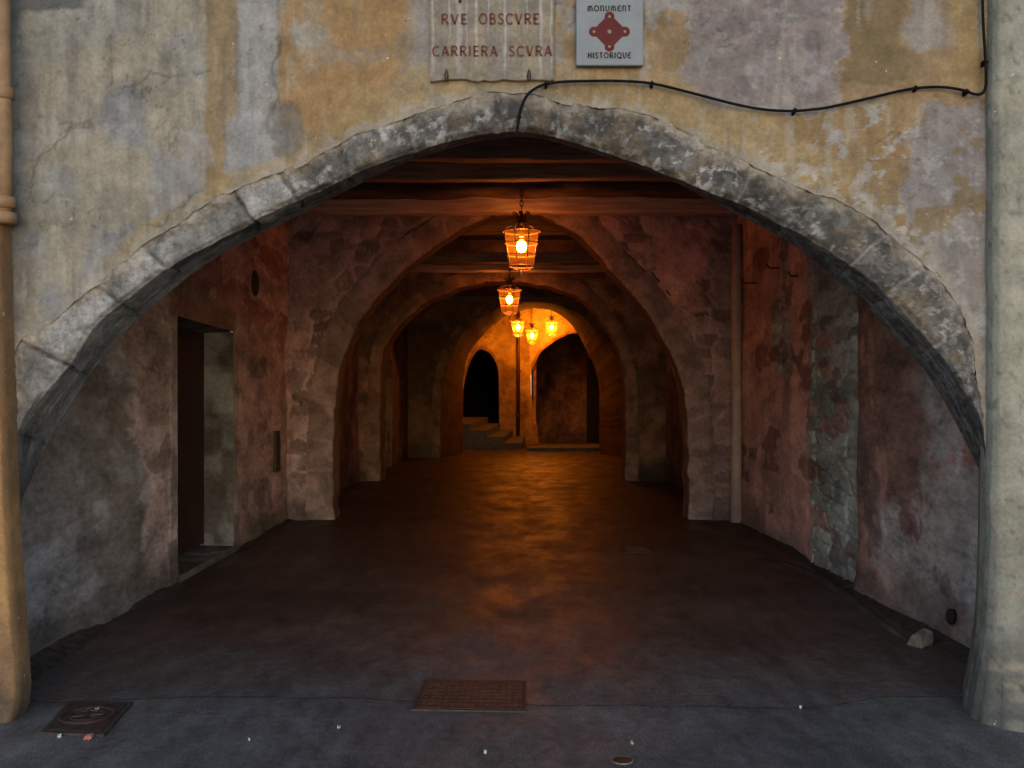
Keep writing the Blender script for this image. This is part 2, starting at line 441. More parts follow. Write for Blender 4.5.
# more samples where the arch is (not the hidden legs)
ro = resample(outer, CF, angF); ra = resample(arris, CF, angF); rb = resample(backc, CF, angF)
ca, sa = np.cos(angF), np.sin(angF)

def front_color(px, py, r_out_gap):
    """albedo of the old painted plaster; px, py place the patches, noise frays their edges"""
    wx = (fbm(px, py, 1 / 38., 4, 3) - .5) * 34; wy = (fbm(px, py, 1 / 38., 4, 4) - .5) * 34
    wx2 = (fbm(px, py, 1 / 9., 3, 13) - .5) * 9; wy2 = (fbm(px, py, 1 / 9., 3, 14) - .5) * 9
    x = px + wx + wx2; y = py + wy + wy2
    xs = px + (wx2 * .45 + wx * .12)                                  # straighter edge for the painted stripes
    grey = (0.40, 0.385, 0.335); ochre = (0.45, 0.285, 0.130); lil = (0.335, 0.295, 0.295); white = (0.47, 0.47, 0.47); dark = (0.135, 0.14, 0.14)
    pale = (0.50, 0.43, 0.27)
    c = const(px.shape, grey)
    cl = fbm(px, py, 1 / 120., 5, 21)
    c = mixc(c, (0.31, 0.30, 0.285), sst(.47, .62, cl) * .8)
    c = mixc(c, (0.46, 0.40, 0.29), sst(.5, .62, fbm(px, py, 1 / 90., 4, 22)) * .7)
    cool = sst(.52, .66, fbm(px, py, 1 / 60., 4, 23))
    c = mixc(c, (0.33, 0.34, 0.365), cool * .75 * sst(260, 120, px))
    vs = fbm(px, py * .12, 1 / 9., 4, 24)
    c = c * (1 + (vs - .5) * .45)[..., None]
    # grime at the top left and along the left edge
    c = mixc(c, dark, sst(.36, .60, fbm(px, py * 1.6, 1 / 34., 4, 25)) * sst(48, 14, y) * sst(170, 90, px) * .95)
    c = mixc(c, (0.16, 0.16, 0.155), sst(40, 8, x) * .5)
    c = mixc(c, (0.15, 0.145, 0.135), sst(.56, .74, fbm(px, py, 1 / 28., 5, 26)) * sst(210, 150, x) * .3)
    c = mixc(c, (0.20, 0.195, 0.185), sst(45, 20, x) * sst(60, 30, x) * .4)
    # painted ochre stripe, grey stripe, ochre field
    st = sst(203, 209, xs) * sst(240, 235, xs)
    c = mixc(c, (0.38, 0.245, 0.105), st * sst(205, 190, y) * (.75 + .3 * (vs - .5)))
    och = sst(276, 282, xs) * sst(438, 405, x + y * .35)
    c = mixc(c, ochre, och * sst(.80, .56, fbm(px, py, 1 / 52., 4, 31)) * .95)
    c = mixc(c, (0.36, 0.24, 0.12), och * sst(.5, .62, fbm(px, py, 1 / 26., 4, 32)) * .45)
    wst = sst(236, 240, xs) * sst(280, 276, xs)
    c = mixc(c, (0.43, 0.425, 0.415), wst * .9)
    blot = sst(1.0, .7, ((x - 256) / 34) ** 2 + ((y - 150) / 42) ** 2)
    c = mixc(c, (0.45, 0.45, 0.46), blot * .85)
    blot2 = sst(1.0, .6, ((x - 284) / 26) ** 2 + ((y - 128) / 30) ** 2)
    c = mixc(c, (0.23, 0.215, 0.20), blot2 * .75)
    c = mixc(c, (0.45, 0.43, 0.42), sst(1, .6, ((x - 190) / 20) ** 2 + ((y - 150) / 38) ** 2) * .55)
    # whitish scrapes near the painted street name
    c = mixc(c, (0.40, 0.40, 0.41), sst(395, 428, x) * sst(440, 432, px) * sst(75, 50, y) * .85)
    # right half
    rt = sst(545, 560, x)
    c = mixc(c, (0.415, 0.285, 0.155), rt * .9)
    c = mixc(c, (0.27, 0.195, 0.10), rt * sst(.5, .62, fbm(px, py * .6, 1 / 34., 5, 83)) * .55)
    pat = sst(0.60, 0.44, fbm(px, py, 1 / 60., 4, 33))
    lilm = sst(688, 692, x) * sst(846, 842, x) * sst(108, 104, y)
    c = mixc(c, lil, lilm * .95)
    c = mixc(c, (0.235, 0.215, 0.225), lilm * sst(.5, .64, fbm(px, py, 1 / 22., 5, 34)) * .65)
    c = mixc(c, (0.43, 0.43, 0.45), lilm * sst(.57, .66, fbm(px, py, 1 / 14., 4, 35)) * .55)
    c = mixc(c, (0.42, 0.42, 0.44), sst(548, 556, x) * sst(697, 680, x) * sst(80, 66, y) * .8 * sst(.62, .44, fbm(px, py, 1 / 24., 4, 36)))
    oliv = sst(846, 850, x) * sst(911, 905, x) * sst(87, 82, y)
    c = mixc(c, (0.235, 0.18, 0.095), oliv * .85)
    c = mixc(c, (0.38, 0.365, 0.35), sst(908, 918, x) * sst(955, 944, x) * sst(52, 36, y) * .85)
    c = mixc(c, (0.40, 0.29, 0.14), sst(930, 950, x) * sst(98, 84, y) * .8)
    c = mixc(c, (0.36, 0.25, 0.125), sst(770, 800, x) * sst(915, 890, x) * sst(96, 112, y) * .85)
    greyr = sst(902, 907, x + (y - 200) * .12) * sst(103, 108, y)
    c = mixc(c, (0.33, 0.315, 0.32), greyr * .95)
    rim_ = np.maximum(lilm * (1 - lilm), greyr * (1 - greyr)) * 4
    c = mixc(c, (0.52, 0.50, 0.47), rim_ * .55)
    isl = sst(.58, .61, fbm(px, py, 1 / 20., 5, 37))
    c = mixc(c, (0.30, 0.225, 0.125), greyr * isl * sst(290, 240, y) * .9)
    fl = sst(.62, .65, fbm(px, py, 1 / 15., 5, 38, .6)) * sst(690, 760, x)
    c = mixc(c, (0.46, 0.455, 0.46), fl * sst(100, 120, y) * .85)
    # yellow limewash band that hugs the arch
    bw = 12 + 28 * sst(270, 420, px)
    band = sst(bw + 9, bw - 4, r_out_gap + (fbm(px, py, 1 / 30., 4, 40) - .5) * (12 + bw * .7)) * sst(60, 130, px) * sst(905, 800, px)
    c = mixc(c, (0.46, 0.345, 0.18), band * .8)
    c = mixc(c, (0.60, 0.58, 0.55), sst(.52, .57, fbm(px, py, 1 / 10., 5, 48, .6)) * sst(34, 14, r_out_gap + (fbm(px, py, 1 / 18., 3, 49) - .5) * 22) * sst(730, 790, px) * sst(960, 890, px) * .85)
    scr = sst(9, 3, r_out_gap + (fbm(px, py, 1 / 11., 4, 41) - .5) * 22)
    c = mixc(c, (0.46, 0.43, 0.37), scr * .8)
    # crumbs, hairline cracks and knocks
    stn = fbm(px, py * .10, 1 / 7., 5, 84)
    c = mixc(c, (0.17, 0.16, 0.145), sst(.56, .70, stn) * sst(.42, .6, fbm(px, py, 1 / 80., 3, 85)) * .32)
    c = mixc(c, (0.50, 0.48, 0.44), sst(.58, .70, fbm(px, py * .10, 1 / 6., 4, 86)) * sst(.45, .62, fbm(px, py, 1 / 70., 3, 87)) * .45)
    spk = sst(.80, .86, fbm(px, py, 1 / 6.5, 3, 42))
    spk = spk * 0
    spd = sst(.82, .87, fbm(px, py, 1 / 5., 3, 43))
    spd = spd * 0
    rid = np.abs(fbm(px, py, 1 / 70., 5, 44) - .5)
    crack = sst(.006, .0015, rid) * sst(.5, .6, fbm(px, py, 1 / 80., 2, 45))
    for pl_ in (((28, 200), (40, 160), (75, 127), (100, 124), (112, 112), (132, 88), (150, 70), (166, 78), (206, 72)), ((60, 128), (72, 125), (98, 121)), ((278, -5), (278, 40), (274, 118)), ((206, 190), (190, 196), (160, 224), (140, 226)), ((850, 60), (846, 110))):
        jx = (fbm(px, py, 1 / 16., 4, 57) - .5) * 16; jy = (fbm(px, py, 1 / 16., 4, 58) - .5) * 16
        dm_ = np.full(px.shape, 99.)
        for (ax, ay), (bx2, by2) in zip(pl_[:-1], pl_[1:]):
            L2 = (bx2 - ax) ** 2 + (by2 - ay) ** 2
            tt = np.clip(((px + jx - ax) * (bx2 - ax) + (py + jy - ay) * (by2 - ay)) / L2, 0, 1)
            dm_ = np.minimum(dm_, np.hypot(px + jx - ax - tt * (bx2 - ax), py + jy - ay - tt * (by2 - ay)))
        crack = np.maximum(crack, sst(1.9, .5, dm_) * sst(.35, .55, fbm(px, py, 1 / 25., 2, 59)))
    c = mixc(c, (0.08, 0.075, 0.07), crack * .5)
    c = c * (0.93 + .26 * (fbm(px, py, 1 / 6., 4, 46) - .5) + .22 * (fbm(px, py, 1 / 45., 4, 47) - .5))[..., None]
    disp = (fbm(px, py, 1 / 70., 3, 50) - .5) * .025 + (fbm(px, py, 1 / 12., 4, 51) - .5) * .008
    disp = disp * (1 - sst(415, 428, px) * sst(660, 645, px) * sst(95, 82, py))
    disp = disp - (lilm + greyr) * .010 * (px > 655) - crack * .004 - blot2 * .006 - spd * .004 + spk * .003
    return c, disp

front = empty('arch_wall', (0, YF, 0), 'weathered ochre and grey plaster wall with a wide stone entrance arch, nearest to the street', 'archway')
steps = np.concatenate([np.linspace(0, 330, 200), np.linspace(333, 620, 80), np.linspace(680, 1500, 12)])
rmax = rect_r(CF, angF, -1500, 2500, -1250, 900)
arc0 = np.cumsum(np.hypot(np.gradient(CF[0] + ro * ca), np.gradient(CF[1] - ro * sa)))
rag = (fbm(arc0, arc0 * 0, 1 / 30., 5, 77) - .5) * 7 + (fbm(arc0, arc0 * 0, 1 / 7., 3, 78) - .5) * 3     # the plaster breaks off raggedly at the stones
rr = np.minimum(ro[None, :] + rag[None, :] * np.exp(-steps[:, None] / 25.) + steps[:, None], rmax[None, :])
rr[-1] = rmax
gx = CF[0] + rr * ca; gy = CF[1] - rr * sa
c, d = front_color(gx, gy, rr - ro[None, :])
c = c * .41 * np.array([.97, 1.0, 1.05])
c = c * (1 + (np.array([.96, 1.0, 1.06]) - 1) * sst(330, 200, gx)[..., None])
edge = sst(0, 7, rr - ro[None, :])
pos = to3(gx, gy, YF); pos[..., 1] -= 0.003 * edge + d * edge + 0.001
mesh_obj('wall', pos, grid_faces(*gx.shape), M['plaster'], front, c, True)
# voussoir ring: outer edge -> rounded arris -> soffit -> back edge -> back face
sF = np.concatenate([np.linspace(0, 1, 30), ])
arc = np.concatenate([[0], np.cumsum(np.hypot(np.diff(CF[0] + ra * ca), np.diff(CF[1] - ra * sa)))]) / F * YF
jrng = np.random.RandomState(4)
joints = []
t = 0.2
while t < arc[-1]:
    joints.append(t); t += jrng.uniform(0.24, 0.52)
joints = np.array(joints)
def ring_props(arcm, v, px, py):
    wob = (fbm(arcm, v, 5, 3, 60) - .5) * .05
    dj = np.min(np.abs((arcm + wob)[..., None] - joints), axis=-1)
    idx = np.searchsorted(joints, (arcm + wob).ravel()).reshape(arcm.shape)
    tone = _hash(idx.astype(float), idx * 0. + 3, 8)
    j = sst(.016, .005, dj)
    left = sst(330, 235, px)
    c = const(px.shape, (0.17, 0.168, 0.165))
    c = mixc(c, (0.11, 0.11, 0.112), sst(.45, .6, fbm(px, py, 1 / 16., 5, 61)) * .8)
    c = mixc(c, (0.30, 0.30, 0.30), sst(.55, .66, fbm(px, py, 1 / 9., 5, 62)) * .75)
    c = mixc(c, (0.62, 0.62, 0.63), sst(.60, .64, fbm(px, py, 1 / 8., 6, 63, .62)) * (.6 + .5 * sst(600, 640, px) * sst(790, 740, px)))
    c = mixc(c, (0.25, 0.20, 0.13), sst(.58, .68, fbm(px, py, 1 / 20., 4, 64)) * .6)
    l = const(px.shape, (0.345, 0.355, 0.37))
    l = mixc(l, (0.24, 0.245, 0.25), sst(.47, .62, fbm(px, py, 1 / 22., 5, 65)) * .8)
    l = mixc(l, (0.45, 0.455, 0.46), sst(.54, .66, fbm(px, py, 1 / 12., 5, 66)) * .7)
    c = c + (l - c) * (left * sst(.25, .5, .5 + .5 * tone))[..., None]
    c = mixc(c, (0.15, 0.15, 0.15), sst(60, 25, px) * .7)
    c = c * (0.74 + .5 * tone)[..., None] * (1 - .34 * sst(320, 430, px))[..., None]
    jc = np.where((px < 330)[..., None], np.array((0.10, 0.10, 0.10)), np.array((0.42, 0.41, 0.40)))
    c = c + (jc - c) * (j * (.85 - .25 * sst(300, 360, px)) * sst(.3, .5, fbm(arcm * 3, v, 6, 2, 68)))[..., None]
    sm = sst(.10, -.01, v + (fbm(px, py, 1 / 22., 5, 79) - .5) * .20)
    c = mixc(c, (0.46, 0.42, 0.36), sm * .75)
    disp = (tone - .5) * .026 * (1 - sm) + (fbm(px, py, 1 / 20., 4, 69) - .5) * .03 + (fbm(px, py, 1 / 7., 4, 70) - .5) * .022 - j * .014
    return c, disp
rows_p = []; rows_c = []
pxo, pyo = CF[0] + ro * ca, CF[1] - ro * sa
pxa, pya = CF[0] + ra * ca, CF[1] - ra * sa
pxb, pyb = CF[0] + rb * ca, CF[1] - rb * sa
po = to3(pxo, pyo, YF + .01); pa = to3(pxa, pya, YF); pb = to3(pxb, pyb, YB)
gapscale = sst(1.0, 1.0001, 2.0)
for s in np.linspace(-0.06, 1, 34):
    px = pxo + (pxa - pxo) * s; py = pyo + (pya - pyo) * s
    cc, dd = ring_props(arc, np.full(NA, s * .26), px, py)
    p = to3(px, py, YF); p[:, 1] += .006 - dd
    nib = sst(.86, 1.0, np.full(NA, s)) * (fbm(arc, arc * 0, 9, 4, 71) * .05)
    p[:, 1] += nib
    rows_p.append(p); rows_c.append(cc)
last = rows_p[-1].copy()
for s in np.linspace(0.03, 1, 22):
    px = pxa + (pxb - pxa) * s; py = pya + (pyb - pya) * s
    cc, dd = ring_props(arc, np.full(NA, .26 + s * .4), px, py)
    p = last * (1 - s) + pb * s
    p[:, 2] -= dd * .8 * math.sin(math.pi * min(1, s * 1.2)) ; 
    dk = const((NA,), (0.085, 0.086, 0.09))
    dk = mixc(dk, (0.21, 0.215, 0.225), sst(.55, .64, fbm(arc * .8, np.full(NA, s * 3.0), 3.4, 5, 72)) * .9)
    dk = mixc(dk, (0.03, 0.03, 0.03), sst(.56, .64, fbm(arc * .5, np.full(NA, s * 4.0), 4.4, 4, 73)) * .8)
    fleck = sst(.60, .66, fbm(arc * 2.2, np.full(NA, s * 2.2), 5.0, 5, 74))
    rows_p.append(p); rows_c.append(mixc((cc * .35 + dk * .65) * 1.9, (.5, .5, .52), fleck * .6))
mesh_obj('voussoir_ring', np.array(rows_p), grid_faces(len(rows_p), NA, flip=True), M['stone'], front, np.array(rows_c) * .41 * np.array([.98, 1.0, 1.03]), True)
# inner face of the same wall, towards the passage
rbm = rect_r(CF, angF, -1500, 2500, -1250, 900)
bx = np.array([pxb, CF[0] + (rb + 120) * ca, CF[0] + rbm * ca]); by = np.array([pyb, CF[1] - (rb + 120) * sa, CF[1] - rbm * sa])
bp_ = to3(bx, by, YB); bp_[0] = pb
mesh_obj('inner_face', bp_, grid_faces(3, NA, flip=True), M['dark_plaster'], front, const(bx.shape, (0.16, 0.11, 0.10)), True)

# ================================================================== SIGNS
GL = {  # stroke letters, unit height; each polyline carries a width factor
 'R': (.62, [([(.08, 0), (.08, 1)], 1), ([(.08, .97), (.36, .98), (.52, .88), (.54, .72), (.46, .57), (.30, .50), (.08, .50)], .8), ([(.28, .50), (.60, 0)], 1)]),
 'V': (.66, [([(.02, 1), (.32, 0)], 1.1), ([(.32, 0), (.62, 1)], .65)]),
 'E': (.52, [([(.08, 0), (.08, 1)], 1), ([(.08, .97), (.50, .97)], .7), ([(.08, .51), (.42, .51)], .7), ([(.08, .03), (.52, .03)], .7)]),
 'O': (.78, [([(.39, .98), (.16, .88), (.05, .62), (.05, .38), (.16, .12), (.39, .02), (.62, .12), (.73, .38), (.73, .62), (.62, .88), (.39, .98)], .9)]),
 'B': (.58, [([(.08, 0), (.08, 1)], 1), ([(.08, .97), (.34, .97), (.48, .86), (.46, .66), (.34, .54), (.08, .53)], .8), ([(.34, .54), (.50, .44), (.54, .26), (.46, .08), (.30, .03), (.08, .03)], .85)]),
 'S': (.52, [([(.48, .86), (.36, .97), (.20, .97), (.08, .86), (.08, .70), (.20, .57), (.36, .47), (.47, .34), (.47, .16), (.36, .03), (.18, .03), (.05, .14)], .9)]),
 'C': (.66, [([(.62, .84), (.48, .96), (.32, .97), (.14, .86), (.05, .62), (.05, .38), (.14, .14), (.32, .03), (.48, .04), (.62, .16)], .9)]),
 'A': (.66, [([(.02, 0), (.33, 1)], .65), ([(.33, 1), (.64, 0)], 1.1), ([(.14, .34), (.53, .34)], .65)]),
 'I': (.20, [([(.10, 0), (.10, 1)], 1)]),
 'M': (.84, [([(.06, 0), (.12, .7), (.24, .97), (.36, .8), (.42, .0)], .9), ([(.42, .7), (.54, .97), (.66, .85), (.72, .5), (.80, 0)], .9)]),
 'N': (.60, [([(.08, 0), (.08, 1)], .9), ([(.08, .75), (.24, .96), (.42, .92), (.52, .70), (.52, 0)], .9)]),
 'U': (.62, [([(.08, 1), (.08, .30), (.18, .06), (.36, .04), (.52, .26), (.54, 1)], .9)]),
 'T': (.56, [([(.28, 0), (.28, .97)], .9), ([(.02, .95), (.54, .95)], .8)]),
 'H': (.62, [([(.08, 0), (.08, 1)], .9), ([(.54, 0), (.54, 1)], .9), ([(.08, .5), (.54, .5)], .8)]),
 'Q': (.80, [([(.39, .98), (.16, .88), (.05, .62), (.05, .38), (.16, .12), (.39, .02), (.62, .12), (.73, .38), (.73, .62), (.62, .88), (.39, .98)], .9), ([(.46, .2), (.76, -.12)], .9)]),
 'e': (.58, [([(.54, .86), (.40, .97), (.24, .95), (.10, .80), (.05, .52), (.10, .20), (.24, .04), (.40, .03), (.55, .14)], .9), ([(.06, .52), (.46, .52)], .7)]),
 ' ': (.62, []),
}
def lettering(mb, text, px0, px1, py0, py1, Y, w=.14, gap=.22):
    tot = sum(GL[ch][0] for ch in text) + gap * (len(text) - 1)
    k = (px1 - px0) / tot; H = py1 - py0
    x = px0
    for ch in text:
        wd, strokes = GL[ch]
        for pl, wf in strokes:
            pts = np.array([(x + a * k, py1 - b * H) for a, b in pl])
            m = len(pts); hw = w * wf * H / 2
            T = np.gradient(pts, axis=0); T /= np.linalg.norm(T, axis=1)[:, None] + 1e-9
            Nn = np.stack([-T[:, 1], T[:, 0]], -1)
            flare = np.ones(m); flare[0] = flare[-1] = 1.25
            A = pts + Nn * hw * flare[:, None]; B = pts - Nn * hw * flare[:, None]
            vs = [P(*q, Y) for q in A] + [P(*q, Y) for q in B] + [P(*q, Y + .002) for q in A] + [P(*q, Y + .002) for q in B]
            fs = [(i, i + 1, m + i + 1, m + i) for i in range(m - 1)]
            fs += [(i, 2 * m + i, 2 * m + i + 1, i + 1) for i in range(m - 1)] + [(m + i, m + i + 1, 3 * m + i + 1, 3 * m + i) for i in range(m - 1)]
            mb.add(vs, fs)
        x += (wd + gap) * k
    return mb

YS = 5.168
sg = empty('street_sign', P(492, 80, YS), 'pale grey-brown street name panel reading RVE OBSCVRE CARRIERA SCVRA in red above the arch', 'street sign')
gx, gy = np.meshgrid(np.linspace(430, 554, 125), np.linspace(-22, 80, 100))
ybot = 80 + (fbm(gx, gy * 0, 1 / 14., 3, 90) - .5) * 5
gy2 = np.where(gy > 70, gy + (ybot - 80) * (gy - 70) / 10, gy)
c = const(gx.shape, (0.30, 0.275, 0.235))
c = mixc(c, (0.36, 0.32, 0.25), sst(.45, .6, fbm(gx, gy, 1 / 30., 4, 91)) * .8)
vst = fbm(gx, gy * .05, 1 / 4.5, 4, 92)
c = mixc(c, (0.27, 0.265, 0.27), sst(.5, .62, vst) * .7)
for sx, sw, yb in ((433, 1.5, 82), (449.5, 1.3, 50), (459, 4.0, 82), (467, 1.2, 60), (476, 1.8, 75), (505, 1.6, 84), (541, 2.0, 84), (527, 1.0, 40), (551, 1.4, 80), (489, .9, 45)):
    c = mixc(c, (0.50, 0.50, 0.49), sst(sw, sw * .35, np.abs(gx + (fbm(gy, gy * 0, 1 / 15., 2, int(sx)) - .5) * 2 - sx)) * sst(yb, yb - 25, gy) * .8)
c = .46 * c * (.9 + .45 * (fbm(gx, gy, 1 / 5., 4, 93) - .5))[..., None]
fr = to3(gx, gy2, YS); bk = fr.copy(); bk[..., 1] += .03
h, w = gx.shape
idx = np.arange(h * w).reshape(h, w)
rim = np.concatenate([idx[0, :], idx[1:, -1], idx[-1, -2::-1], idx[-2:0, 0]])
side = np.stack([rim, rim + h * w, np.roll(rim, -1) + h * w, np.roll(rim, -1)], -1)
vv = np.concatenate([fr.reshape(-1, 3), bk.reshape(-1, 3)])
mesh_obj('panel', vv, np.concatenate([grid_faces(h, w), side]), M['plaster'], sg, np.concatenate([c.reshape(-1, 3)] * 2), False)
for wd_, a_, b_, t_, u_ in (('RVE', 441.5, 467, 14, 24), ('OBSCVRE', 479, 539, 13.5, 24), ('CARRIERA', 432.5, 497, 46, 56), ('SCVRA', 509, 551.5, 46, 56)):
    mb = MB(); lettering(mb, wd_, a_, b_, t_, u_, YS - .004, .17, .24); mb.build('lettering', M['redpaint'], sg)
for bx_ in (446.5, 529):
    mb = MB()
    pr = [(0.002, -.028), (.007, -.02), (.011, -.005), (.010, .012), (.005, .026), (.002, .036)]
    q = P(bx_, 76, YS - .012)
    mb.lathe(pr, q, 10); mb.box((q[0] - .004, q[1], q[2] - .005), (q[0] + .004, YF + .01, q[2] + .005))
    mb.build('bracket', M['castiron'], sg)
q = P(460, 1, YS - .004); mb = MB(); mb.lathe([(.002, -.012), (.009, -.006), (.009, .004), (.003, .008)], q, 8, 'y'); mb.build('bolt', M['castiron'], sg)

YP = 5.152
pl = empty('monument_plaque', P(609.5, 66, YP), 'square grey plaque reading MONUMENT HISTORIQUE with a red four-lobed emblem', 'plaque')
mb = MB(); a = P(576, 65.5, YP); b = P(643.5, -4, YP); mb.box((a[0], YP, a[2]), (b[0], YP + .03, b[2]), .004)
mb.build('plate', M['plate'], pl)
def disc(mb, px, py, r, Y, n=20, th=.0015):
    ring = [P(px + r * math.cos(2 * math.pi * k / n), py + r * math.sin(2 * math.pi * k / n), Y) for k in range(n)]
    rb_ = [(p[0], p[1] + th, p[2]) for p in ring]
    mb.add(ring + rb_, [tuple(range(n))] + [(k, n + k, n + (k + 1) % n, (k + 1) % n) for k in range(n)])
# emblem: one outline, a square on its point with a round lobe at each corner, edges drawn in
mb = MB(); ec = (609.5, 31.5); poly = []
for k in range(240):
    an = 2 * math.pi * k / 240; dx, dy = math.cos(an), math.sin(an)
    best = 0
    dm = 18.0 / (abs(dx) + abs(dy))
    best = dm
    for lx, ly in ((0, -15), (0, 15), (15.5, 0), (-15.5, 0)):
        bq = dx * lx + dy * ly; cq = lx * lx + ly * ly - 4.9 ** 2
        di = bq * bq - cq
        if di > 0 and bq > 0: best = max(best, bq + math.sqrt(di))
    poly.append(P(ec[0] + dx * best, ec[1] + dy * best, YP - .0025))
n_ = len(poly); cen = P(*ec, YP - .0025)
mb.add([cen] + poly + [(p[0], p[1] + .002, p[2]) for p in poly], [(0, 1 + k, 1 + (k + 1) % n_) for k in range(n_)] + [(1 + k, 1 + n_ + k, 1 + n_ + (k + 1) % n_, 1 + (k + 1) % n_) for k in range(n_)])
emb = mb.build('emblem', M['emblem'], pl)
mb = MB()
for lx, ly, r in ((0, -15, 1.3), (0, 15, 1.3), (15.5, 0, 1.3), (-15.5, 0, 1.3), (0, 0, 2.0)):
    mb = MB(); disc(mb, ec[0] + lx, ec[1] + ly, r, YP - .0055); mb.build('emblem_dot', M['chip'], emb)
mb = MB()
lettering(mb, 'MONUMeNT', 587.5, 631, 5.5, 11, YP - .003, .20, .22); mb.build('lettering', M['blackpaint'], pl)
mb = MB(); lettering(mb, 'HISTORIQUe', 588, 631, 52.5, 58, YP - .003, .20, .22); mb.build('lettering', M['blackpaint'], pl)

# ================================================================== CABLE
cpts = [(516.5, 137), (518, 124), (520.5, 110), (526, 97), (533, 90), (543, 85), (560, 82), (590, 81), (620, 81), (652, 83.5), (690, 92.5), (730, 103), (760, 109), (790, 111), (812, 109.5), (830, 107), (870, 98), (910, 89), (940, 87), (962, 90), (974, 94), (982, 93.5), (985.5, 87), (986, 74), (984.5, 45), (983, 18), (982, -30)]
q = []
pp = np.array(cpts, float)
for i in range(len(pp) - 1):
    p0 = pp[max(i - 1, 0)]; p1 = pp[i]; p2 = pp[i + 1]; p3 = pp[min(i + 2, len(pp) - 1)]
    for t in np.linspace(0, 1, 5, endpoint=False):
        q.append(0.5 * ((2 * p1) + (-p0 + p2) * t + (2 * p0 - 5 * p1 + 4 * p2 - p3) * t * t + (-p0 + 3 * p1 - 3 * p2 + p3) * t ** 3))
cb = empty('cable', P(517, 137, 5.15), 'thin black electric cable draped across the plaster above the arch', 'cable')
mb = MB(); mb.tube([P(a, b, 5.158) for a, b in q], .0076, 8); mb.build('wire', M['cable'], cb, True)
for a, b in ((519, 117), (546, 84), (652, 83.5), (795, 110.5), (916, 88), (967, 91.5), (985.5, 62)):
    mb = MB(); p = P(a, b, 5.158)
    mb.ring((p[0], p[1], p[2]), .0115, .004, 10, 5); mb.box((p[0] - .006, p[1] - .004, p[2] - .014), (p[0] + .006, p[1] + .05, p[2] + .014), .002)
    mb.build('clip', M['cable'], cb)

# ================================================================== DOWNPIPE (left edge)
dp = empty('downpipe', (-2.56, 5.08, 0), 'ochre painted downpipe with collars running into a casing at the left edge', 'downpipe')
mb = MB(); x0 = -2.585
mb.tube([(x0, 5.09, 2.55), (x0 + .004, 5.09, 2.9), (x0 - .004, 5.09, 3.3), (x0 - .01, 5.09, 3.8), (x0 - .012, 5.09, 6.5)], .040, 16)
mb.build('pipe', M['ochre'], dp, True)
for zc, rr_ in ((3.185, .050), (2.63, .060), (2.55, .064)):
    mb = MB(); mb.lathe([(.040, -.032), (rr_, -.026), (rr_ + .003, 0), (rr_, .026), (.040, .032)], (x0 - .002, 5.09, zc), 18); mb.build('collar', M['ochre'], dp, True)
zs = np.linspace(0, 2.56, 50); vs = []
for z in zs:
    py = HY - (z - EYE) * F / 5.08
    pr_ = np.interp(py, [200, 300, 400, 500, 600, 690, 712, 725], [12, 14.5, 17, 20.5, 26.5, 32, 30, 24])
    xr = (pr_ - CX) / F * 5.2; wdt = .15
    for (ux, uy) in ((-.004, .17), (0, .07), (-.006, .012), (-.02, .0), (-.125, .0), (-.143, .012), (-.15, .06), (-.15, .22)):
        vs.append((xr + ux, 5.03 + uy + .004 * math.sin(z * 5), z))
vs = np.array(vs).reshape(len(zs), 8, 3)
cy = const((len(zs), 8), (0.215, 0.13, 0.06))
cy = mixc(cy, (0.17, 0.10, 0.05), sst(.45, .62, fbm(vs[..., 0] * 20, vs[..., 2], 2.2, 4, 95)))
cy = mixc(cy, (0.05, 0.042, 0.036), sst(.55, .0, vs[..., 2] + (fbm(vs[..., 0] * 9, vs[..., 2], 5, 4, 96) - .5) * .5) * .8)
mesh_obj('casing', vs, grid_faces(len(zs), 8), M['plaster'], dp, cy, True)

# ================================================================== BUTTRESS (right edge)
bt = empty('buttress', (3.0, 4.9, 0), 'smooth pale grey-green plastered buttress flaring at its foot on the right edge', 'buttress')
top = [(2.62, 5.6), (2.475, 5.27), (2.47, 5.225), (2.468, 5.18), (2.475, 5.145), (2.495, 5.115), (2.53, 5.095), (2.60, 5.085), (2.9, 5.07), (3.6, 5.06), (8.0, 5.06)]
zs = np.concatenate([np.linspace(0, 1.2, 60), np.linspace(1.22, 4.4, 130), np.linspace(4.6, 8, 6)])
tp = np.array(top); seg = np.concatenate([[0], np.cumsum(np.hypot(*np.diff(tp, axis=0).T))])
ss = np.concatenate([np.linspace(0, seg[7], 70), np.linspace(seg[7] + .02, seg[8], 20), [seg[9]]])
bxs = np.interp(ss, seg, tp[:, 0]); bys = np.interp(ss, seg, tp[:, 1])
nx = np.gradient(bys, ss); ny = -np.gradient(bxs, ss)
nl = np.hypot(nx, ny); nx /= nl; ny /= nl
sg_ = -1 if nx[5] > 0 else 1
nx *= sg_; ny *= sg_
Zg, Sg = np.meshgrid(zs, ss, indexing='ij')
fl = 0.05 * np.exp(-Zg / .8) + 0.10 * np.exp(-(Zg / .28) ** 1.3)
dn = (fbm(Sg, Zg, 1.4, 3, 97) - .5) * .05 + (fbm(Sg, Zg, 9, 4, 98) - .5) * .012
keep_edge = sst(0.36, .5, Sg)
off = fl * (.6 + 2.9 * sst(.38, .95, Sg)) + dn * keep_edge
X = bxs[None, :] + nx[None, :] * off; Yv = bys[None, :] + ny[None, :] * off
cc = const(Zg.shape, (0.37, 0.385, 0.335))
cc = mixc(cc, (0.30, 0.31, 0.285), sst(.42, .62, fbm(Sg, Zg, 2.2, 5, 99)) * .8)
cc = mixc(cc, (0.43, 0.43, 0.375), sst(.5, .65, fbm(Sg, Zg, 5, 5, 100)) * .6)
vst = fbm(Sg * 9, Zg * .7, 1.5, 4, 101)
cc = mixc(cc, (0.25, 0.27, 0.25), sst(.52, .68, vst) * .22)
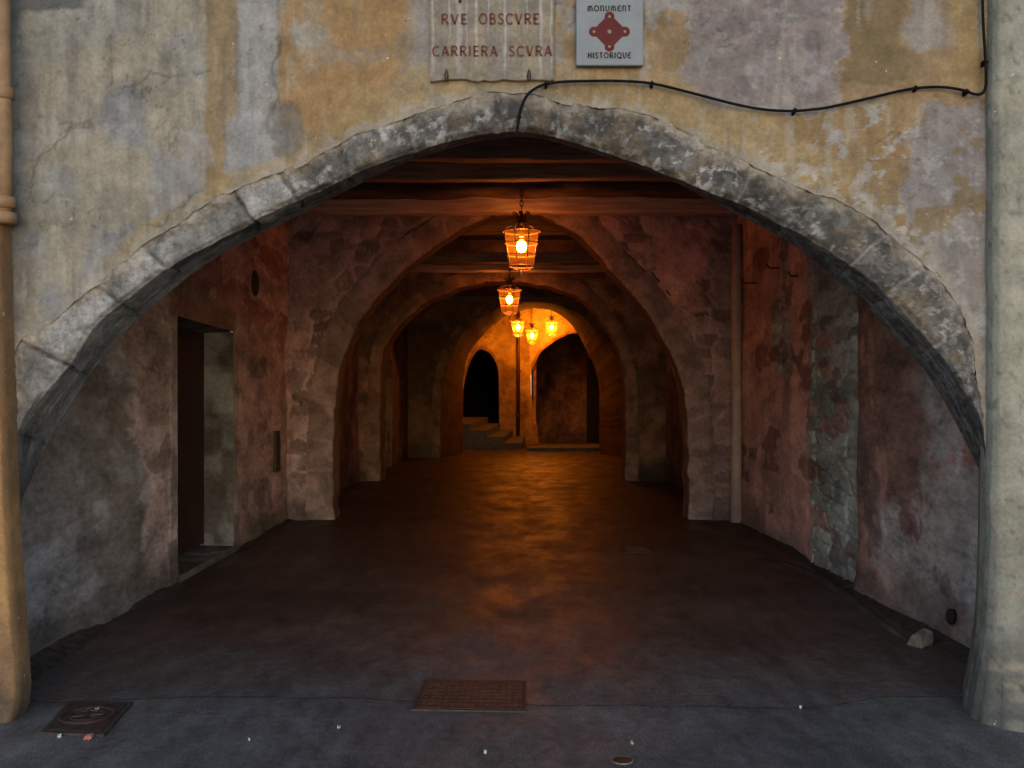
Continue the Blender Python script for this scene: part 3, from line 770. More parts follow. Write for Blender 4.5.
cc = mixc(cc, (0.20, 0.215, 0.20), sst(.012, .004, np.abs(Zg - 2.62 - .04 * np.sin(Sg * 3))) * .25)
cc = mixc(cc, (0.46, 0.42, 0.30), sst(.46, .40, Sg) * .55)
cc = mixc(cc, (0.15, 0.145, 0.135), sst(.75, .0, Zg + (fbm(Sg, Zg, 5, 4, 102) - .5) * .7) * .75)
cc = mixc(cc, (0.42, 0.38, 0.30), sst(.60, .68, fbm(Sg, Zg, 14, 4, 103)) * sst(1.3, .5, Zg) * .7)
cc = mixc(cc, (0.12, 0.12, 0.115), sst(.70, .76, fbm(Sg, Zg, 26, 3, 104)) * .5)
mesh_obj('shaft', np.stack([X, Yv, Zg], -1), grid_faces(*Zg.shape, flip=True), M['plaster'], bt, cc * .46, True)

# ================================================================== LEFT WALL, FIRST BAY
def xl(Y): return -2.935 - .022 * (np.asarray(Y, float) - 5.5)
def project(x, y, z): return CX + F * x / y, HY - F * (z - EYE) / y
DY0, DY1, DZ0, DZ1 = 9.0, 10.95, 0.06, 2.40
lw = empty('passage_wall', (-2.9, 9.7, 0), 'peeling pink and grey passage wall with a dark doorway, on the left inside the arch', 'wall')
ys = np.unique(np.concatenate([np.linspace(5.5, DY0, 170), np.linspace(DY0, DY1, 70), np.linspace(DY1, 14.0, 150)]))
zs = np.unique(np.concatenate([np.linspace(-.05, DZ0, 8), np.linspace(DZ0, DZ1, 110), np.linspace(DZ1, 5.2, 120)]))
Zg, Yg = np.meshgrid(zs, ys, indexing='ij')
X = xl(Yg)
px, py = project(X, Yg, Zg)
u, v = Yg, Zg; un = Yg * .42
w1 = (fbm(un, v, 2.0, 5, 110) - .5)
c = const(Zg.shape, (0.215, 0.152, 0.150))
c = mixc(c, (0.28, 0.19, 0.185), sst(.48, .56, fbm(un * 1.4, v * .9, 1.3, 6, 111, .6)) * .8)
far = u + w1 * 1.4
c = mixc(c, (0.20, 0.155, 0.145), sst(9.6, 8.8, far) * .95)                # grey-pink lime near the door
c = mixc(c, (0.27, 0.215, 0.205), sst(9.5, 8.7, far) * sst(.49, .535, fbm(un, v, 1.7, 6, 112, .6)) * .8)
low = sst(.0, .10, w1 + (7.55 - u) * .45 + (1.9 - v) * .25)
c = mixc(c, (0.105, 0.095, 0.088), low * .95)                               # bare render low on the near end
c = mixc(c, (0.16, 0.155, 0.16), low * sst(.52, .57, fbm(un, v, 2.1, 6, 113, .6)) * .8)
pk = sst(.52, .56, fbm(un, v, 2.6, 5, 114)) * sst(8.4, 9.2, u) * sst(2.3, 2.7, v)
c = mixc(c, (0.34, 0.235, 0.225), sst(.46, .5, fbm(un, v, 2.6, 5, 114)) * sst(8.6, 9.1, u) * sst(2.35, 2.6, v) * .5)
c = mixc(c, (0.13, 0.066, 0.06), pk * .8)
c = mixc(c, (0.10, 0.085, 0.078), sst(.62, .68, fbm(un, v, 3.4, 5, 115)) * .7)
# dressed stones round the doorway
dd = np.maximum(np.maximum(DY0 - u, u - DY1), np.maximum(v - DZ1, 0))
srd = sst(.26, .22, dd + (_hash(np.floor(v * 2.6), v * 0, 3) - .5) * .16 + w1 * .05)
tn = _hash(np.floor(v * 2.6), np.floor(u * .5), 4)
stc = const(Zg.shape, (0.17, 0.15, 0.135)) * (.7 + .7 * tn)[..., None]
c = c + (stc - c) * (srd * .85)[..., None]
c = mixc(c, (0.12, 0.065, 0.045), sst(DZ1 - .02, DZ1, v) * sst(DZ1 + .24, DZ1 + .2, v) * sst(DY0 - .2, DY0 - .1, u) * sst(DY1 + .1, DY1, u) * .9)
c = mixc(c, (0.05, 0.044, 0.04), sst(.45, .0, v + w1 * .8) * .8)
c = c * (1 + .5 * (fbm(un, v, 7, 4, 116) - .5) + .2 * (fbm(un * 4, v * .6, 2, 4, 117) - .5))[..., None]
X = X + ((fbm(un, v, .9, 4, 118) - .5) * .09 + (fbm(un, v, 5, 4, 119) - .5) * .03 - low * .012 + srd * .012) * sst(0, .25, dd) + .03 * np.exp(-v / .10)
cy_ = (ys[:-1] + ys[1:]) / 2; cz_ = (zs[:-1] + zs[1:]) / 2
inhole = ((cz_[:, None] > DZ0) & (cz_[:, None] < DZ1) & (cy_[None, :] > DY0) & (cy_[None, :] < DY1))
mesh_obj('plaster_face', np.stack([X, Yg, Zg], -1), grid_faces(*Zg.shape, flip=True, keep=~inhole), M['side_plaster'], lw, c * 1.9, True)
def reveal(par, y0, y1, z0, z1, xf, depth, col1, col2, side, name='reveal', seed=120):
    """jambs, head and sill of an opening in a side wall; side=-1 wall on the left"""
    V = []; C = []; Fc = []; k = 0
    def strip(pa, pb_, n, m, sd):
        nonlocal k
        a = np.array(pa[0]); b = np.array(pa[1]); a2 = np.array(pb_[0]); b2 = np.array(pb_[1])
        s = np.linspace(0, 1, n)[:, None, None]; t = np.linspace(0, 1, m)[None, :, None]
        g = (a * (1 - s) + b * s) * (1 - t) + (a2 * (1 - s) + b2 * s) * t
        uu = np.broadcast_to(s[..., 0] * 3, (n, m)); vv_ = np.broadcast_to(t[..., 0], (n, m))
        cc = const((n, m), col1); cc = mixc(cc, col2, sst(.42, .6, fbm(uu, vv_, 1.8, 5, sd)))
        cc = cc * (.75 + .6 * _hash(np.floor(uu * 1.6), uu * 0, sd))[..., None]
        V.append(g.reshape(-1, 3)); C.append(cc.reshape(-1, 3)); Fc.append(grid_faces(n, m) + k); k += n * m
    f0 = float(xf(y0)) - side * .004; f1 = float(xf(y1)) - side * .004; b0 = f0 + side * (depth + .12); b1 = f1 + side * (depth + .12)
    strip(((f1, y1 + .002, z0), (f1, y1 + .002, z1)), ((b1, y1 - .03, z0), (b1, y1 - .03, z1)), 60, 10, seed)
    strip(((f0, y0 - .002, z0), (f0, y0 - .002, z1)), ((b0, y0 + .03, z0), (b0, y0 + .03, z1)), 60, 10, seed + 1)
    strip(((f0, y0, z1 + .002), (f1, y1, z1 + .002)), ((b0, y0, z1 - .02), (b1, y1, z1 - .02)), 30, 8, seed + 2)
    strip(((f0, y0, z0 - .002), (f1, y1, z0 - .002)), ((b0, y0, z0 + .01), (b1, y1, z0 + .01)), 30, 8, seed + 3)
    return mesh_obj(name, np.concatenate(V), np.concatenate(Fc), M['rubble'], par, np.concatenate(C), False)
reveal(lw, DY0, DY1, DZ0, DZ1, xl, .31, (0.065, 0.06, 0.056), (0.14, 0.145, 0.15), -1, 'door_reveal')
mb = MB(); nb = 7
for i in range(nb):
    a = DY0 + .02 + (DY1 - DY0 - .04) * i / nb; b = DY0 + .02 + (DY1 - DY0 - .04) * (i + 1) / nb - .008
    xx = float(xl((a + b) / 2)) - .31
    mb.box((xx - .05, a, DZ0 + .03), (xx, b, DZ1 - .02), .006)
dr = mb.build('door', M['door'], lw)
mb = MB(); mb.box((float(xl(9.9)) - .47, DY0 - .4, -.2), (float(xl(9.9)) - .41, DY1 + .4, DZ1 + .4)); mb.build('door_light_stop', M['void'], lw)  # unseen black board added behind the door to stop sky leaking in
mb = MB(); mb.box((float(xl(9.9)) - .12, DY0 - .05, -.02), (float(xl(9.9)) + .03, DY1 + .02, DZ0 - .012), .012, .004); mb.build('threshold', M['threshold'], lw)

yy = 13.15
mb = MB(); xx = float(xl(yy)); mb.box((xx - .02, yy - .1, .72), (xx + .03, yy + .13, 1.26), .006)
mb.box((xx + .02, yy - .075, .75), (xx + .036, yy + .105, 1.23), .004)
tag(mb.build('service_hatch', M['castiron'], None, origin=(xx, yy, .7)), 'narrow dark upright metal hatch low on the left pink wall by the second arch', 'hatch')
mb = MB(); yy = 11.9; xx = float(xl(yy)); mb.lathe([(.02, 0), (.13, .0), (.15, .02), (.15, .05), (.11, .055), (.10, .045), (.02, .045)], (0, 0, 0), 24)
mb.v = [(xx - .02 + z_, yy + a_, 3.05 + b_) for a_, b_, z_ in mb.v]
tag(mb.build('vent_cap', M['castiron'], None, True, origin=(xx, yy, 3.05)), 'small round rusty vent cap high on the left pink wall', 'vent')

# ================================================================== RIGHT WALLS, FIRST BAY
def rubble_fn(u, v, sx, sy, seed, jit=.85):
    wu = u + (fbm(u, v, 3.1, 3, seed) - .5) * .16; wv = v + (fbm(u, v, 3.3, 3, seed + 1) - .5) * .12
    f1, f2, cid = worley(wu / sx, wv / sy, seed + 2, jit)
    return sst(.03, .15, f2 - f1), cid

rn = empty('rubble_wall', (3.0, 11.3, 0), 'red plaster passage wall with a strip of bare grey rubble stone, right side before the second arch', 'wall')
ys = np.linspace(8.3, 14.0, 260); zs = np.linspace(-.05, 5.2, 260)
Zg, Yg = np.meshgrid(zs, ys, indexing='ij'); u, v = Yg, Zg; un = Yg * .42
X = 3.03 + .025 * (Yg - 9)
w1 = fbm(un, v, 2.2, 5, 130) - .5
st_, cid = rubble_fn(u, v, .50, .135, 131, .7)
c = const(Zg.shape, (0.20, 0.130, 0.126))
c = mixc(c, (0.15, 0.096, 0.093), sst(.47, .56, fbm(un * 2.0, v * .7, 1.3, 6, 134, .6)) * .75)
c = mixc(c, (0.27, 0.175, 0.168), sst(.53, .58, fbm(un * 2.4, v * .7, 1.4, 6, 135, .6)) * .75)
c = mixc(c, (0.32, 0.19, 0.175), sst(10.28, 10.38, u + w1 * .3) * sst(11.15, 10.95, u + w1 * .4) * .85)
rmask = sst(10.34, 10.24, u + w1 * .7)
rm2 = sst(1, .7, ((u + w1 * .5 - 11.55) / .45) ** 2 + ((v - 2.55 + w1) / .62) ** 2)
rm2 = np.maximum(rm2, sst(1, .7, ((u + w1 * .4 - 11.3) / .25) ** 2 + ((v - 3.5 + w1) / .6) ** 2))
rmask = np.maximum(rmask, rm2)
sc = const(Zg.shape, (0.15, 0.165, 0.163)) * (.45 + 1.1 * cid)[..., None]
sc = mixc(sc, (0.19, 0.205, 0.20), sst(.5, .62, fbm(un, v, 4, 5, 137)) * .7)
sc = mixc(sc, (0.16, 0.07, 0.055), sst(.80, .9, cid) * .7)
sc = sc * (.5 + .5 * st_)[..., None] + np.array((.055, .06, .06)) * (1 - st_)[..., None] * .5
c = c + (sc - c) * rmask[..., None]
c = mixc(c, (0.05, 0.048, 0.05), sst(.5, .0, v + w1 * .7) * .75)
c = mixc(c, (0.06, 0.03, 0.028), sst(.64, .7, fbm(un, v, 3.2, 5, 138)) * .7)
c = c * (1 + .5 * (fbm(un, v, 8, 4, 139) - .5))[..., None]
X = X + (fbm(un, v, 1.0, 4, 140) - .5) * .08 + rmask * (.03 - st_ * .036) + (fbm(un, v, 6, 3, 141) - .5) * .02 - .04 * np.exp(-v / .10)
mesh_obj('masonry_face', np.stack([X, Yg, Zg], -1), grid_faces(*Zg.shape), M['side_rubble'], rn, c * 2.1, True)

rw = empty('passage_wall', (2.95, 7.0, 0), 'dark red and grey streaked plaster wall just inside the arch, beside the right buttress', 'wall')
ys = np.linspace(5.5, 8.66, 190); zs = np.linspace(-.05, 5.2, 240)
Zg, Yg = np.meshgrid(zs, ys, indexing='ij'); u, v = Yg, Zg; un = Yg * .42
w1 = fbm(un, v, 1.8, 5, 150) - .5
c = const(Zg.shape, (0.135, 0.075, 0.067))
c = mixc(c, (0.19, 0.10, 0.088), sst(.49, .57, fbm(un * 1.8, v * .7, 1.4, 6, 151, .6)) * .8)
c = mixc(c, (0.085, 0.05, 0.045), sst(.51, .58, fbm(un * 2.2, v * .6, 1.3, 6, 152, .6)) * .8)
gm = sst(.0, .45, (7.6 - u) * .5 + (1.7 - v) * .22 + w1 * 1.2)
c = mixc(c, (0.165, 0.145, 0.14), gm * sst(.44, .5, fbm(un * 1.6, v * .8, 1.6, 6, 153, .6)) * .95)
c = mixc(c, (0.22, 0.215, 0.215), gm * sst(.55, .60, fbm(un * 2.2, v * .7, 1.7, 6, 154, .6)) * .6)
c = mixc(c, (0.06, 0.045, 0.042), sst(.62, .68, fbm(un * 2, v * .8, 2.6, 5, 155)) * .75)
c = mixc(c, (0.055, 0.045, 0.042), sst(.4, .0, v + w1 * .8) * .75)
c = c * (1 + .5 * (fbm(un, v, 8, 4, 156) - .5) + .16 * (fbm(un * 7, v * .5, 2, 3, 157) - .5))[..., None]
X = 2.955 + (fbm(un, v, .9, 4, 158) - .5) * .09 + (fbm(un, v, 5, 4, 159) - .5) * .03 - .04 * np.exp(-v / .10)
X = X + sst(8.55, 8.66, u) * .03
endp = np.stack([X, Yg, Zg], -1)
# the wall's end turns back to the rubble behind it
e1 = endp[:, -1:, :].copy(); e1[..., 0] += .14; e1[..., 1] += .02
endp = np.concatenate([endp, e1], 1); c = np.concatenate([c, c[:, -1:, :] * .8], 1)
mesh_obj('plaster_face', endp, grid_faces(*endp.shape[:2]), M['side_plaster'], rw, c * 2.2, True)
mb = MB(); q = (2.93, 6.65, .19); mb.lathe([(.015, -.05), (.03, -.03), (.034, .02), (.02, .05)], (2.925, 6.66, .19), 9); mb.build('drain_hole', M['void'], rw, True)

for (px_, py_) in ((752, 283), (778, 268), (800, 276)):
    Yh = 3.07 * F / (px_ - CX); q_ = P(px_, py_, Yh); mb = MB()
    mb.tube([(q_[0] + .12, q_[1], q_[2]), (q_[0] - .10, q_[1], q_[2]), (q_[0] - .13, q_[1], q_[2] + .05)], .011, 6)
    mb.build('hook', M['castiron'], rn)
# pale vertical plaster chase in the corner by the second arch
mb = MB(); mb.tube([(3.055, 13.62, 0.0), (3.065, 13.63, 1.5), (3.05, 13.61, 2.8), (3.06, 13.62, 4.05)], [.085, .07, .072, .065], 12)
pcm = noise_mat('pale_chase_plaster', (0.30, 0.22, 0.205), (0.42, 0.33, 0.31), 0.8, 7, bump=0.5)
tag(mb.build('pipe_chase', pcm, None, True, origin=(3.06, 13.62, 0)), 'pale upright plastered pipe in the corner between the red wall and the second arch', 'pipe')

# packed dirt gathered along the foot of the walls
def dirt(y0, y1, xf, side, seed):
    ys = np.linspace(y0, y1, 160); prof = np.linspace(0, 1, 9)
    w_ = .10 + .26 * fbm(ys, ys * 0, 1.1, 5, seed) + .10 * (fbm(ys, ys * 0, 7, 3, seed + 1) - .5)
    h_ = .03 + .07 * fbm(ys, ys * 0, 1.7, 4, seed + 2)
    V = np.zeros((160, 9, 3))
    for j, t in enumerate(prof):
        V[:, j, 0] = xf(ys) + side * .06 - side * w_ * t
        V[:, j, 1] = ys
        V[:, j, 2] = h_ * (1 - t) ** 2.2 + .012 * (fbm(ys * 6, ys * 0 + j, 2.5, 4, seed + 3) - .4) * (1 - t) + .005 * (1 - t) - .006 * (t > .99)
    o = mesh_obj('packed_dirt', V, grid_faces(160, 9, flip=side > 0), M['dirt'], None, None, True); o['kind'] = 'stuff'
dirt(5.35, DY0 - .1, xl, -1, 500); dirt(DY1 + .1, 13.95, xl, -1, 510)
dirt(5.35, 8.7, lambda y: 2.955 + 0 * y, 1, 520); dirt(8.6, 13.95, lambda y: 3.03 + .025 * (y - 9), 1, 530)

# ================================================================== INNER ARCH WALLS
def arch_wall(label, Y, Yb, curve, back, cen, rect, colf, N=260, nsteps=70, rowpx=2.5, mat='rubble', ringw=22, ringc=(0.17, 0.12, 0.11), stone=.42, seed=200, soffc=(0.15, 0.09, 0.07), ring=True, cat='archway'):
    root = empty('arch_wall', ((cen[0] - CX) / F * Y, Y, 0), label, cat)
    an = curve_angles(curve, cen, N); cs, sn = np.cos(an), np.sin(an)
    r0 = resample(curve, cen, an); r1 = resample(back, cen, an)
    rq = (fbm(an * 9, an * 0, 1.6, 5, seed + 11) - .5) * .020 + (fbm(an * 9, an * 0, 6, 3, seed + 12) - .5) * .010      # hand-laid, uneven edge
    r0 = r0 * (1 + rq); r1 = r1 * (1 + rq * .8)
    rm = rect_r(cen, an, *rect)
    st = np.concatenate([np.linspace(0, nsteps * rowpx, nsteps), [nsteps * rowpx * 1.4, 2000]])
    r = np.minimum(r0[None] + ringw * (1 if ring else 0) + st[:, None], np.maximum(rm, r0 + ringw)[None])
    px = cen[0] + r * cs; py = cen[1] - r * sn
    p = to3(px, py, Y)
    c, d = colf(px, py, p[..., 0], p[..., 2])
    p[..., 1] -= d
    mesh_obj('wall', p, grid_faces(*px.shape), M[mat], root, c, True)
    arc = np.concatenate([[0], np.cumsum(np.hypot(np.diff(cen[0] + r0 * cs), np.diff(cen[1] - r0 * sn)))]) / F * Y
    rng = np.random.RandomState(seed); js = []; t = .1
    while t < arc[-1] + 1: js.append(t); t += rng.uniform(stone * .6, stone * 1.4)
    js = np.array(js)
    P_, C_ = [], []
    if ring:
        for s in np.linspace(-.12, 1, 14):
            rr = r0 + ringw * (1 - s) * (.6 + .8 * _hash(np.searchsorted(js, arc).astype(float), arc * 0, seed))
            if s < 0: rr = r0 + ringw * (1 - s)
            qx = cen[0] + rr * cs; qy = cen[1] - rr * sn
            pp = to3(qx, qy, Y)
            dj = np.min(np.abs(arc[:, None] - js), 1); j = sst(.028, .008, dj)
            tn = _hash(np.searchsorted(js, arc).astype(float), arc * 0 + 1, seed + 3)
            cc = const((N,), ringc) * (.78 + .44 * tn)[:, None]
            cc = mixc(cc, np.array(ringc) * 1.6, sst(.5, .62, fbm(pp[:, 0], pp[:, 2], 4, 5, seed + 4)) * .6)
            cc = mixc(cc, np.array(ringc) * 1.45, j * .6)
            pp[:, 1] += .012 - (tn - .5) * .02 + j * .012 - (fbm(pp[:, 0], pp[:, 2], 5, 4, seed + 5) - .5) * .05 + (.04 if s < 0 else 0)
            if s > .9: pp[:, 1] += .02
            P_.append(pp); C_.append(cc)
    else:
        pp = p[0].copy(); P_.append(pp); C_.append(c[0])
    last = P_[-1]; pb = to3(cen[0] + r1 * cs, cen[1] - r1 * sn, Yb)
    for s in np.linspace(.04, 1, 14):
        pp = last * (1 - s) + pb * s
        n2 = (fbm(arc, np.full(N, s * (Yb - Y)), 2.2, 5, seed + 6) - .5)
        pp[:, 0] += n2 * .04; pp[:, 2] += n2 * .04
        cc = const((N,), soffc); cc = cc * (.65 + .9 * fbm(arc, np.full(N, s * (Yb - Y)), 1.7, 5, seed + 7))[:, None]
        P_.append(pp); C_.append(cc)
    mesh_obj('voussoir_ring' if ring else 'soffit', np.array(P_), grid_faces(len(P_), N, flip=True), M['rubble'], root, np.array(C_), True)
    bx = np.array([cen[0] + r1 * cs, cen[0] + np.maximum(rect_r(cen, an, *rect), r1 + 5) * cs]); by = np.array([cen[1] - r1 * sn, cen[1] - np.maximum(rect_r(cen, an, *rect), r1 + 5) * sn])
    mesh_obj('rear_face', to3(bx, by, Yb), grid_faces(2, N, flip=True), M['dark_plaster'], root, const(bx.shape, (0.16, 0.10, 0.075)), True)
    return root

Y2 = 13.9
b2 = [(339, 525), (339, 470), (339, 430), (341, 395), (347, 363), (361, 331), (380, 303), (413, 270), (454, 240), (482, 226), (506, 219), (532, 219), (554, 227), (582, 247), (612, 279), (632, 303), (652, 330), (666, 356), (675, 380), (681, 412), (682, 450), (683, 490), (683, 525)]
c2 = [((x - 512) / .965 + 512, (y - 405) / .965 + 405) if y < 405 else ((x - 512) / .965 + 512, y) for x, y in b2]
def col2(px, py, x, z):
    st_, cid = rubble_fn(x, z, .31, .185, 210, .72)
    w1 = fbm(x, z, 1.6, 5, 211) - .5
    c = const(px.shape, (0.145, 0.108, 0.104)) * (.5 + 1.0 * cid)[..., None]
    mort = const(px.shape, (0.22, 0.175, 0.168))
    c = c * st_[..., None] + mort * (1 - st_)[..., None]
    c = mixc(c, (0.10, 0.075, 0.072), sst(.47, .6, fbm(x, z, 1.3, 5, 212)) * .4)
    c = mixc(c, (0.21, 0.185, 0.18), sst(.5, .62, fbm(x, z, 2.6, 5, 213)) * sst(2.4, .9, z) * sst(0, -1, x) * .75)
    pls = sst(.05, .22, w1 * 1.5 + .33 - np.abs(x - 2.05) * .55 + (z - 2.6) * .05) * sst(.4, .8, x) * sst(.9, 1.5, z)
    c = mixc(c, (0.285, 0.175, 0.16), pls * .95)
    c = mixc(c, (0.16, 0.09, 0.082), pls * sst(.55, .66, fbm(x, z, 2.8, 5, 214)) * .8)
    c = mixc(c, (0.24, 0.135, 0.12), sst(-3.05, -3.2, x + w1 * .2) * .8)
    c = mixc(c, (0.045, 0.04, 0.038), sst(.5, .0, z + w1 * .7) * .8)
    d = (1 - pls) * (st_ * .030 - .018 + (cid - .5) * .022) + (fbm(x, z, 1.1, 4, 215) - .5) * .07 + (fbm(x, z, 6, 4, 216) - .5) * .035
    d = d + .04 * np.exp(-np.maximum(z, 0) / .12)
    return 1.75 * c * np.array([1.0, .95, 1.04]) * (1 + .5 * (fbm(x, z, 8, 4, 217) - .5))[..., None], d
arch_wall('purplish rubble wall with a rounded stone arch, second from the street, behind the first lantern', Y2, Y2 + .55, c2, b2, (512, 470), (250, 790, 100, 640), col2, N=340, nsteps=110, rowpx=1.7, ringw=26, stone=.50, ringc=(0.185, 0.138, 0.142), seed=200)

Y3 = 21.0
c3 = [(380, 486), (380, 440), (380, 400), (381, 369), (388, 342), (408, 316), (438, 296), (470, 285), (505, 281), (540, 284), (570, 293), (592, 308), (610, 331), (620, 355), (625, 385), (626, 430), (626, 486)]
b3 = [((x - 510) * .965 + 510.8, (y - 405) * .965 + 405) for x, y in c3]
def col3(px, py, x, z):
    st_, cid = rubble_fn(x, z, .4, .26, 230)
    w1 = fbm(x, z, 1.4, 5, 231) - .5
    c = const(px.shape, (0.185, 0.12, 0.095)) * (.7 + .6 * cid)[..., None]
    c = mixc(c, (0.26, 0.15, 0.115), sst(.42, .58, fbm(x, z, 1.2, 5, 232)) * .8)
    c = mixc(c, (0.09, 0.062, 0.05), sst(.55, .64, fbm(x, z, 1.8, 5, 233)) * .75)
    c = mixc(c, (0.04, 0.03, 0.025), sst(.9, .1, z + w1 * 1.6) * sst(0, .5, x) * .9)
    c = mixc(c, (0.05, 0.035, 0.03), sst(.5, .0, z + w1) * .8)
    d = st_ * .02 + (fbm(x, z, 1.2, 4, 234) - .5) * .08 + (fbm(x, z, 6, 3, 235) - .5) * .03 + .1 * np.exp(-np.maximum(z, 0) / .12)
    return c * (1 + .5 * (fbm(x, z, 7, 4, 236) - .5))[..., None], d
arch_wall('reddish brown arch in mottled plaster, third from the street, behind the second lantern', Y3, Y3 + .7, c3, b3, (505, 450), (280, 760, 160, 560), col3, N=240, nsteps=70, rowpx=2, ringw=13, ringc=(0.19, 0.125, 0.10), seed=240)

Y4 = 30.0; Y4b = 33.0
c4 = [(440, 462), (440, 400), (442, 380), (448, 358), (463, 332), (480, 317), (505, 306), (535, 301), (565, 307), (590, 322), (612, 347), (624, 380), (628, 420), (628, 462)]
b4 = [(463, 458), (463, 394), (464, 372), (469, 354), (484, 334), (507, 316), (535, 308), (560, 314), (576, 331), (588, 353), (597, 376), (599.5, 400), (599.5, 458)]
def col4(px, py, x, z):
    c = const(px.shape, (0.20, 0.125, 0.07))
    c = mixc(c, (0.10, 0.065, 0.04), sst(.45, .6, fbm(x, z, 1.0, 5, 250)) * .8)
    c = mixc(c, (0.27, 0.18, 0.11), sst(.52, .64, fbm(x, z, 1.6, 5, 251)) * .6)
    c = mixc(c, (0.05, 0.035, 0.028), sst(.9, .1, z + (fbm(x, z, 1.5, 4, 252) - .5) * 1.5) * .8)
    d = (fbm(x, z, 1.2, 4, 253) - .5) * .1 + (fbm(x, z, 5, 3, 254) - .5) * .04
    return c, d
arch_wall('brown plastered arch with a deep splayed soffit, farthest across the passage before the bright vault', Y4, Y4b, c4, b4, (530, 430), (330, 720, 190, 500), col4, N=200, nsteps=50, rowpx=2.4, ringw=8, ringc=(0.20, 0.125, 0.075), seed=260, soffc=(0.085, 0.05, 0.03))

# ================================================================== SIDE WALLS DEEPER IN
def side_wall(name, label, x, y0, y1, z1, base, alt, flip, seed, par=None, holes=None, ny=120, nz=90):
    root = empty(name, (x, (y0 + y1) / 2, 0), label, 'wall') if par is None else par
    ys = np.linspace(y0, y1, ny); zs = np.linspace(-.05, z1, nz)
    if holes:
        for (a, b, c_, d_) in holes:
            ys = np.unique(np.concatenate([ys, [a, b]])); zs = np.unique(np.concatenate([zs, [c_, d_]]))
    Zg, Yg = np.meshgrid(zs, ys, indexing='ij'); u, v = Yg, Zg
    c = const(Zg.shape, base); c = mixc(c, alt, sst(.42, .6, fbm(u * 1.5, v * .7, 1.1, 5, seed)))
    c = mixc(c, np.array(base) * .4, sst(.58, .66, fbm(u, v, 1.9, 5, seed + 1)) * .7)
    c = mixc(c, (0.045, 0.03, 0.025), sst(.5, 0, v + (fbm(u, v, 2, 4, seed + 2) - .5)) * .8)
    X = x + (fbm(u, v, .8, 4, seed + 3) - .5) * .1
    keep = None
    if holes:
        cy = (ys[:-1] + ys[1:]) / 2; cz = (zs[:-1] + zs[1:]) / 2; keep = np.ones((len(zs) - 1, len(ys) - 1), bool)
        for (a, b, c_, d_) in holes:
            keep &= ~((cz[:, None] > c_) & (cz[:, None] < d_) & (cy[None] > a) & (cy[None] < b))
    mesh_obj('plaster_face', np.stack([X, Yg, Zg], -1), grid_faces(*Zg.shape, flip=flip, keep=keep), M['side_plaster'], root, c, True)
    return root
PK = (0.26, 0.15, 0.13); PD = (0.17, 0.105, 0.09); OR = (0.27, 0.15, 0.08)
side_wall('bay_wall', 'strip of pink passage wall on the left between the second and third arches', -3.22, 14.4, 21.3, 5.5, PK, PD, True, 300)
side_wall('bay_wall', 'strip of red passage wall on the right between the second and third arches', 3.25, 14.4, 21.3, 5.5, PK, PD, False, 310)
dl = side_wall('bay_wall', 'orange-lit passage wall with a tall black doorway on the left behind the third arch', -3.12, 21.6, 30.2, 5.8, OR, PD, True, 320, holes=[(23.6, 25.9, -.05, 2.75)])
reveal(dl, 23.6, 25.9, -.03, 2.75, lambda y: -3.12, .5, (0.2, 0.12, 0.08), (0.26, 0.17, 0.11), -1, 'door_reveal', 330)
mb = MB(); mb.box((-3.68, 23.55, 0), (-3.62, 25.95, 2.8)); mb.build('door', M['void'], dl)  # black panel painted for the dark of the open doorway
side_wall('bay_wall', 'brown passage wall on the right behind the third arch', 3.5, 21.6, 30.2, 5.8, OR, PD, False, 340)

# ================================================================== CEILING AND BEAMS
def boards(name, x0, x1, y0, y1, z, mat, w=.24):
    mb = MB(); y = y0
    while y < y1:
        yb = min(y + w * random.uniform(.85, 1.2), y1)
        dz = random.uniform(-.012, .012)
        mb.box((x0, y, z + dz), (x1, yb - .006, z + .06 + dz)); y = yb
    mb.box((x0, y0, z + .08), (x1, y1, z + .2))
    o = mb.build(name, mat, None, origin=((x0 + x1) / 2, (y0 + y1) / 2, z)); o['kind'] = 'structure'; return o
boards('ceiling', -3.6, 3.6, 5.6, 13.95, 4.86, M['wood_dark'])
boards('ceiling', -3.9, 3.9, 14.4, 21.1, 5.05, M['wood_dark'])
boards('ceiling', -3.9, 4.2, 21.6, 30.2, 5.35, M['wood_dark'])
def beam(y, z0, z1, dep, x0, x1, label, mat='wood', rnd=False, group='wooden ceiling beams across the passage'):
    """a hewn beam across the passage: wavy, chamfered or round section, with adze marks"""
    n = 60; k = 12; V = np.zeros((n, k, 3))
    hz = (z1 - z0) / 2; hy = dep / 2; sd = int(y * 37) % 500
    for i, x in enumerate(np.linspace(x0, x1, n)):
        for j in range(k):
            a = 2 * math.pi * (j + .5) / k
            e = 1.0 if rnd else .28
            cx_, sx_ = math.cos(a), math.sin(a)
            yy = hy * math.copysign(abs(cx_) ** e, cx_); zz = hz * math.copysign(abs(sx_) ** e, sx_)
            V[i, j] = (x, y + yy, (z0 + z1) / 2 + zz)
    xs = V[..., 0]; jj = np.broadcast_to(np.arange(k)[None], xs.shape)
    amp = .05 if rnd else .022
    V[..., 2] += (fbm(xs[:, :1], xs[:, :1] * 0 + sd, .8, 3, sd) - .5) * amp * 2
    V[..., 1] += (fbm(xs, jj * .9, 1.5, 3, sd + 2) - .5) * amp; V[..., 2] += (fbm(xs, jj * .9, 2.1, 3, sd + 1) - .5) * amp
    i = np.arange(n - 1)[:, None] * k; j = np.arange(k)[None]
    f = np.stack([i + j, i + (j + 1) % k, i + k + (j + 1) % k, i + k + j], -1).reshape(-1, 4)
    fl = [tuple(q) for q in f] + [tuple(range(k - 1, -1, -1)), tuple((n - 1) * k + q for q in range(k))]
    o = mesh_obj('ceiling_beam', V, fl, M[mat], None, None, rnd, origin=((x0 + x1) / 2, y, z0))
    tag(o, label, 'beam', group); return o
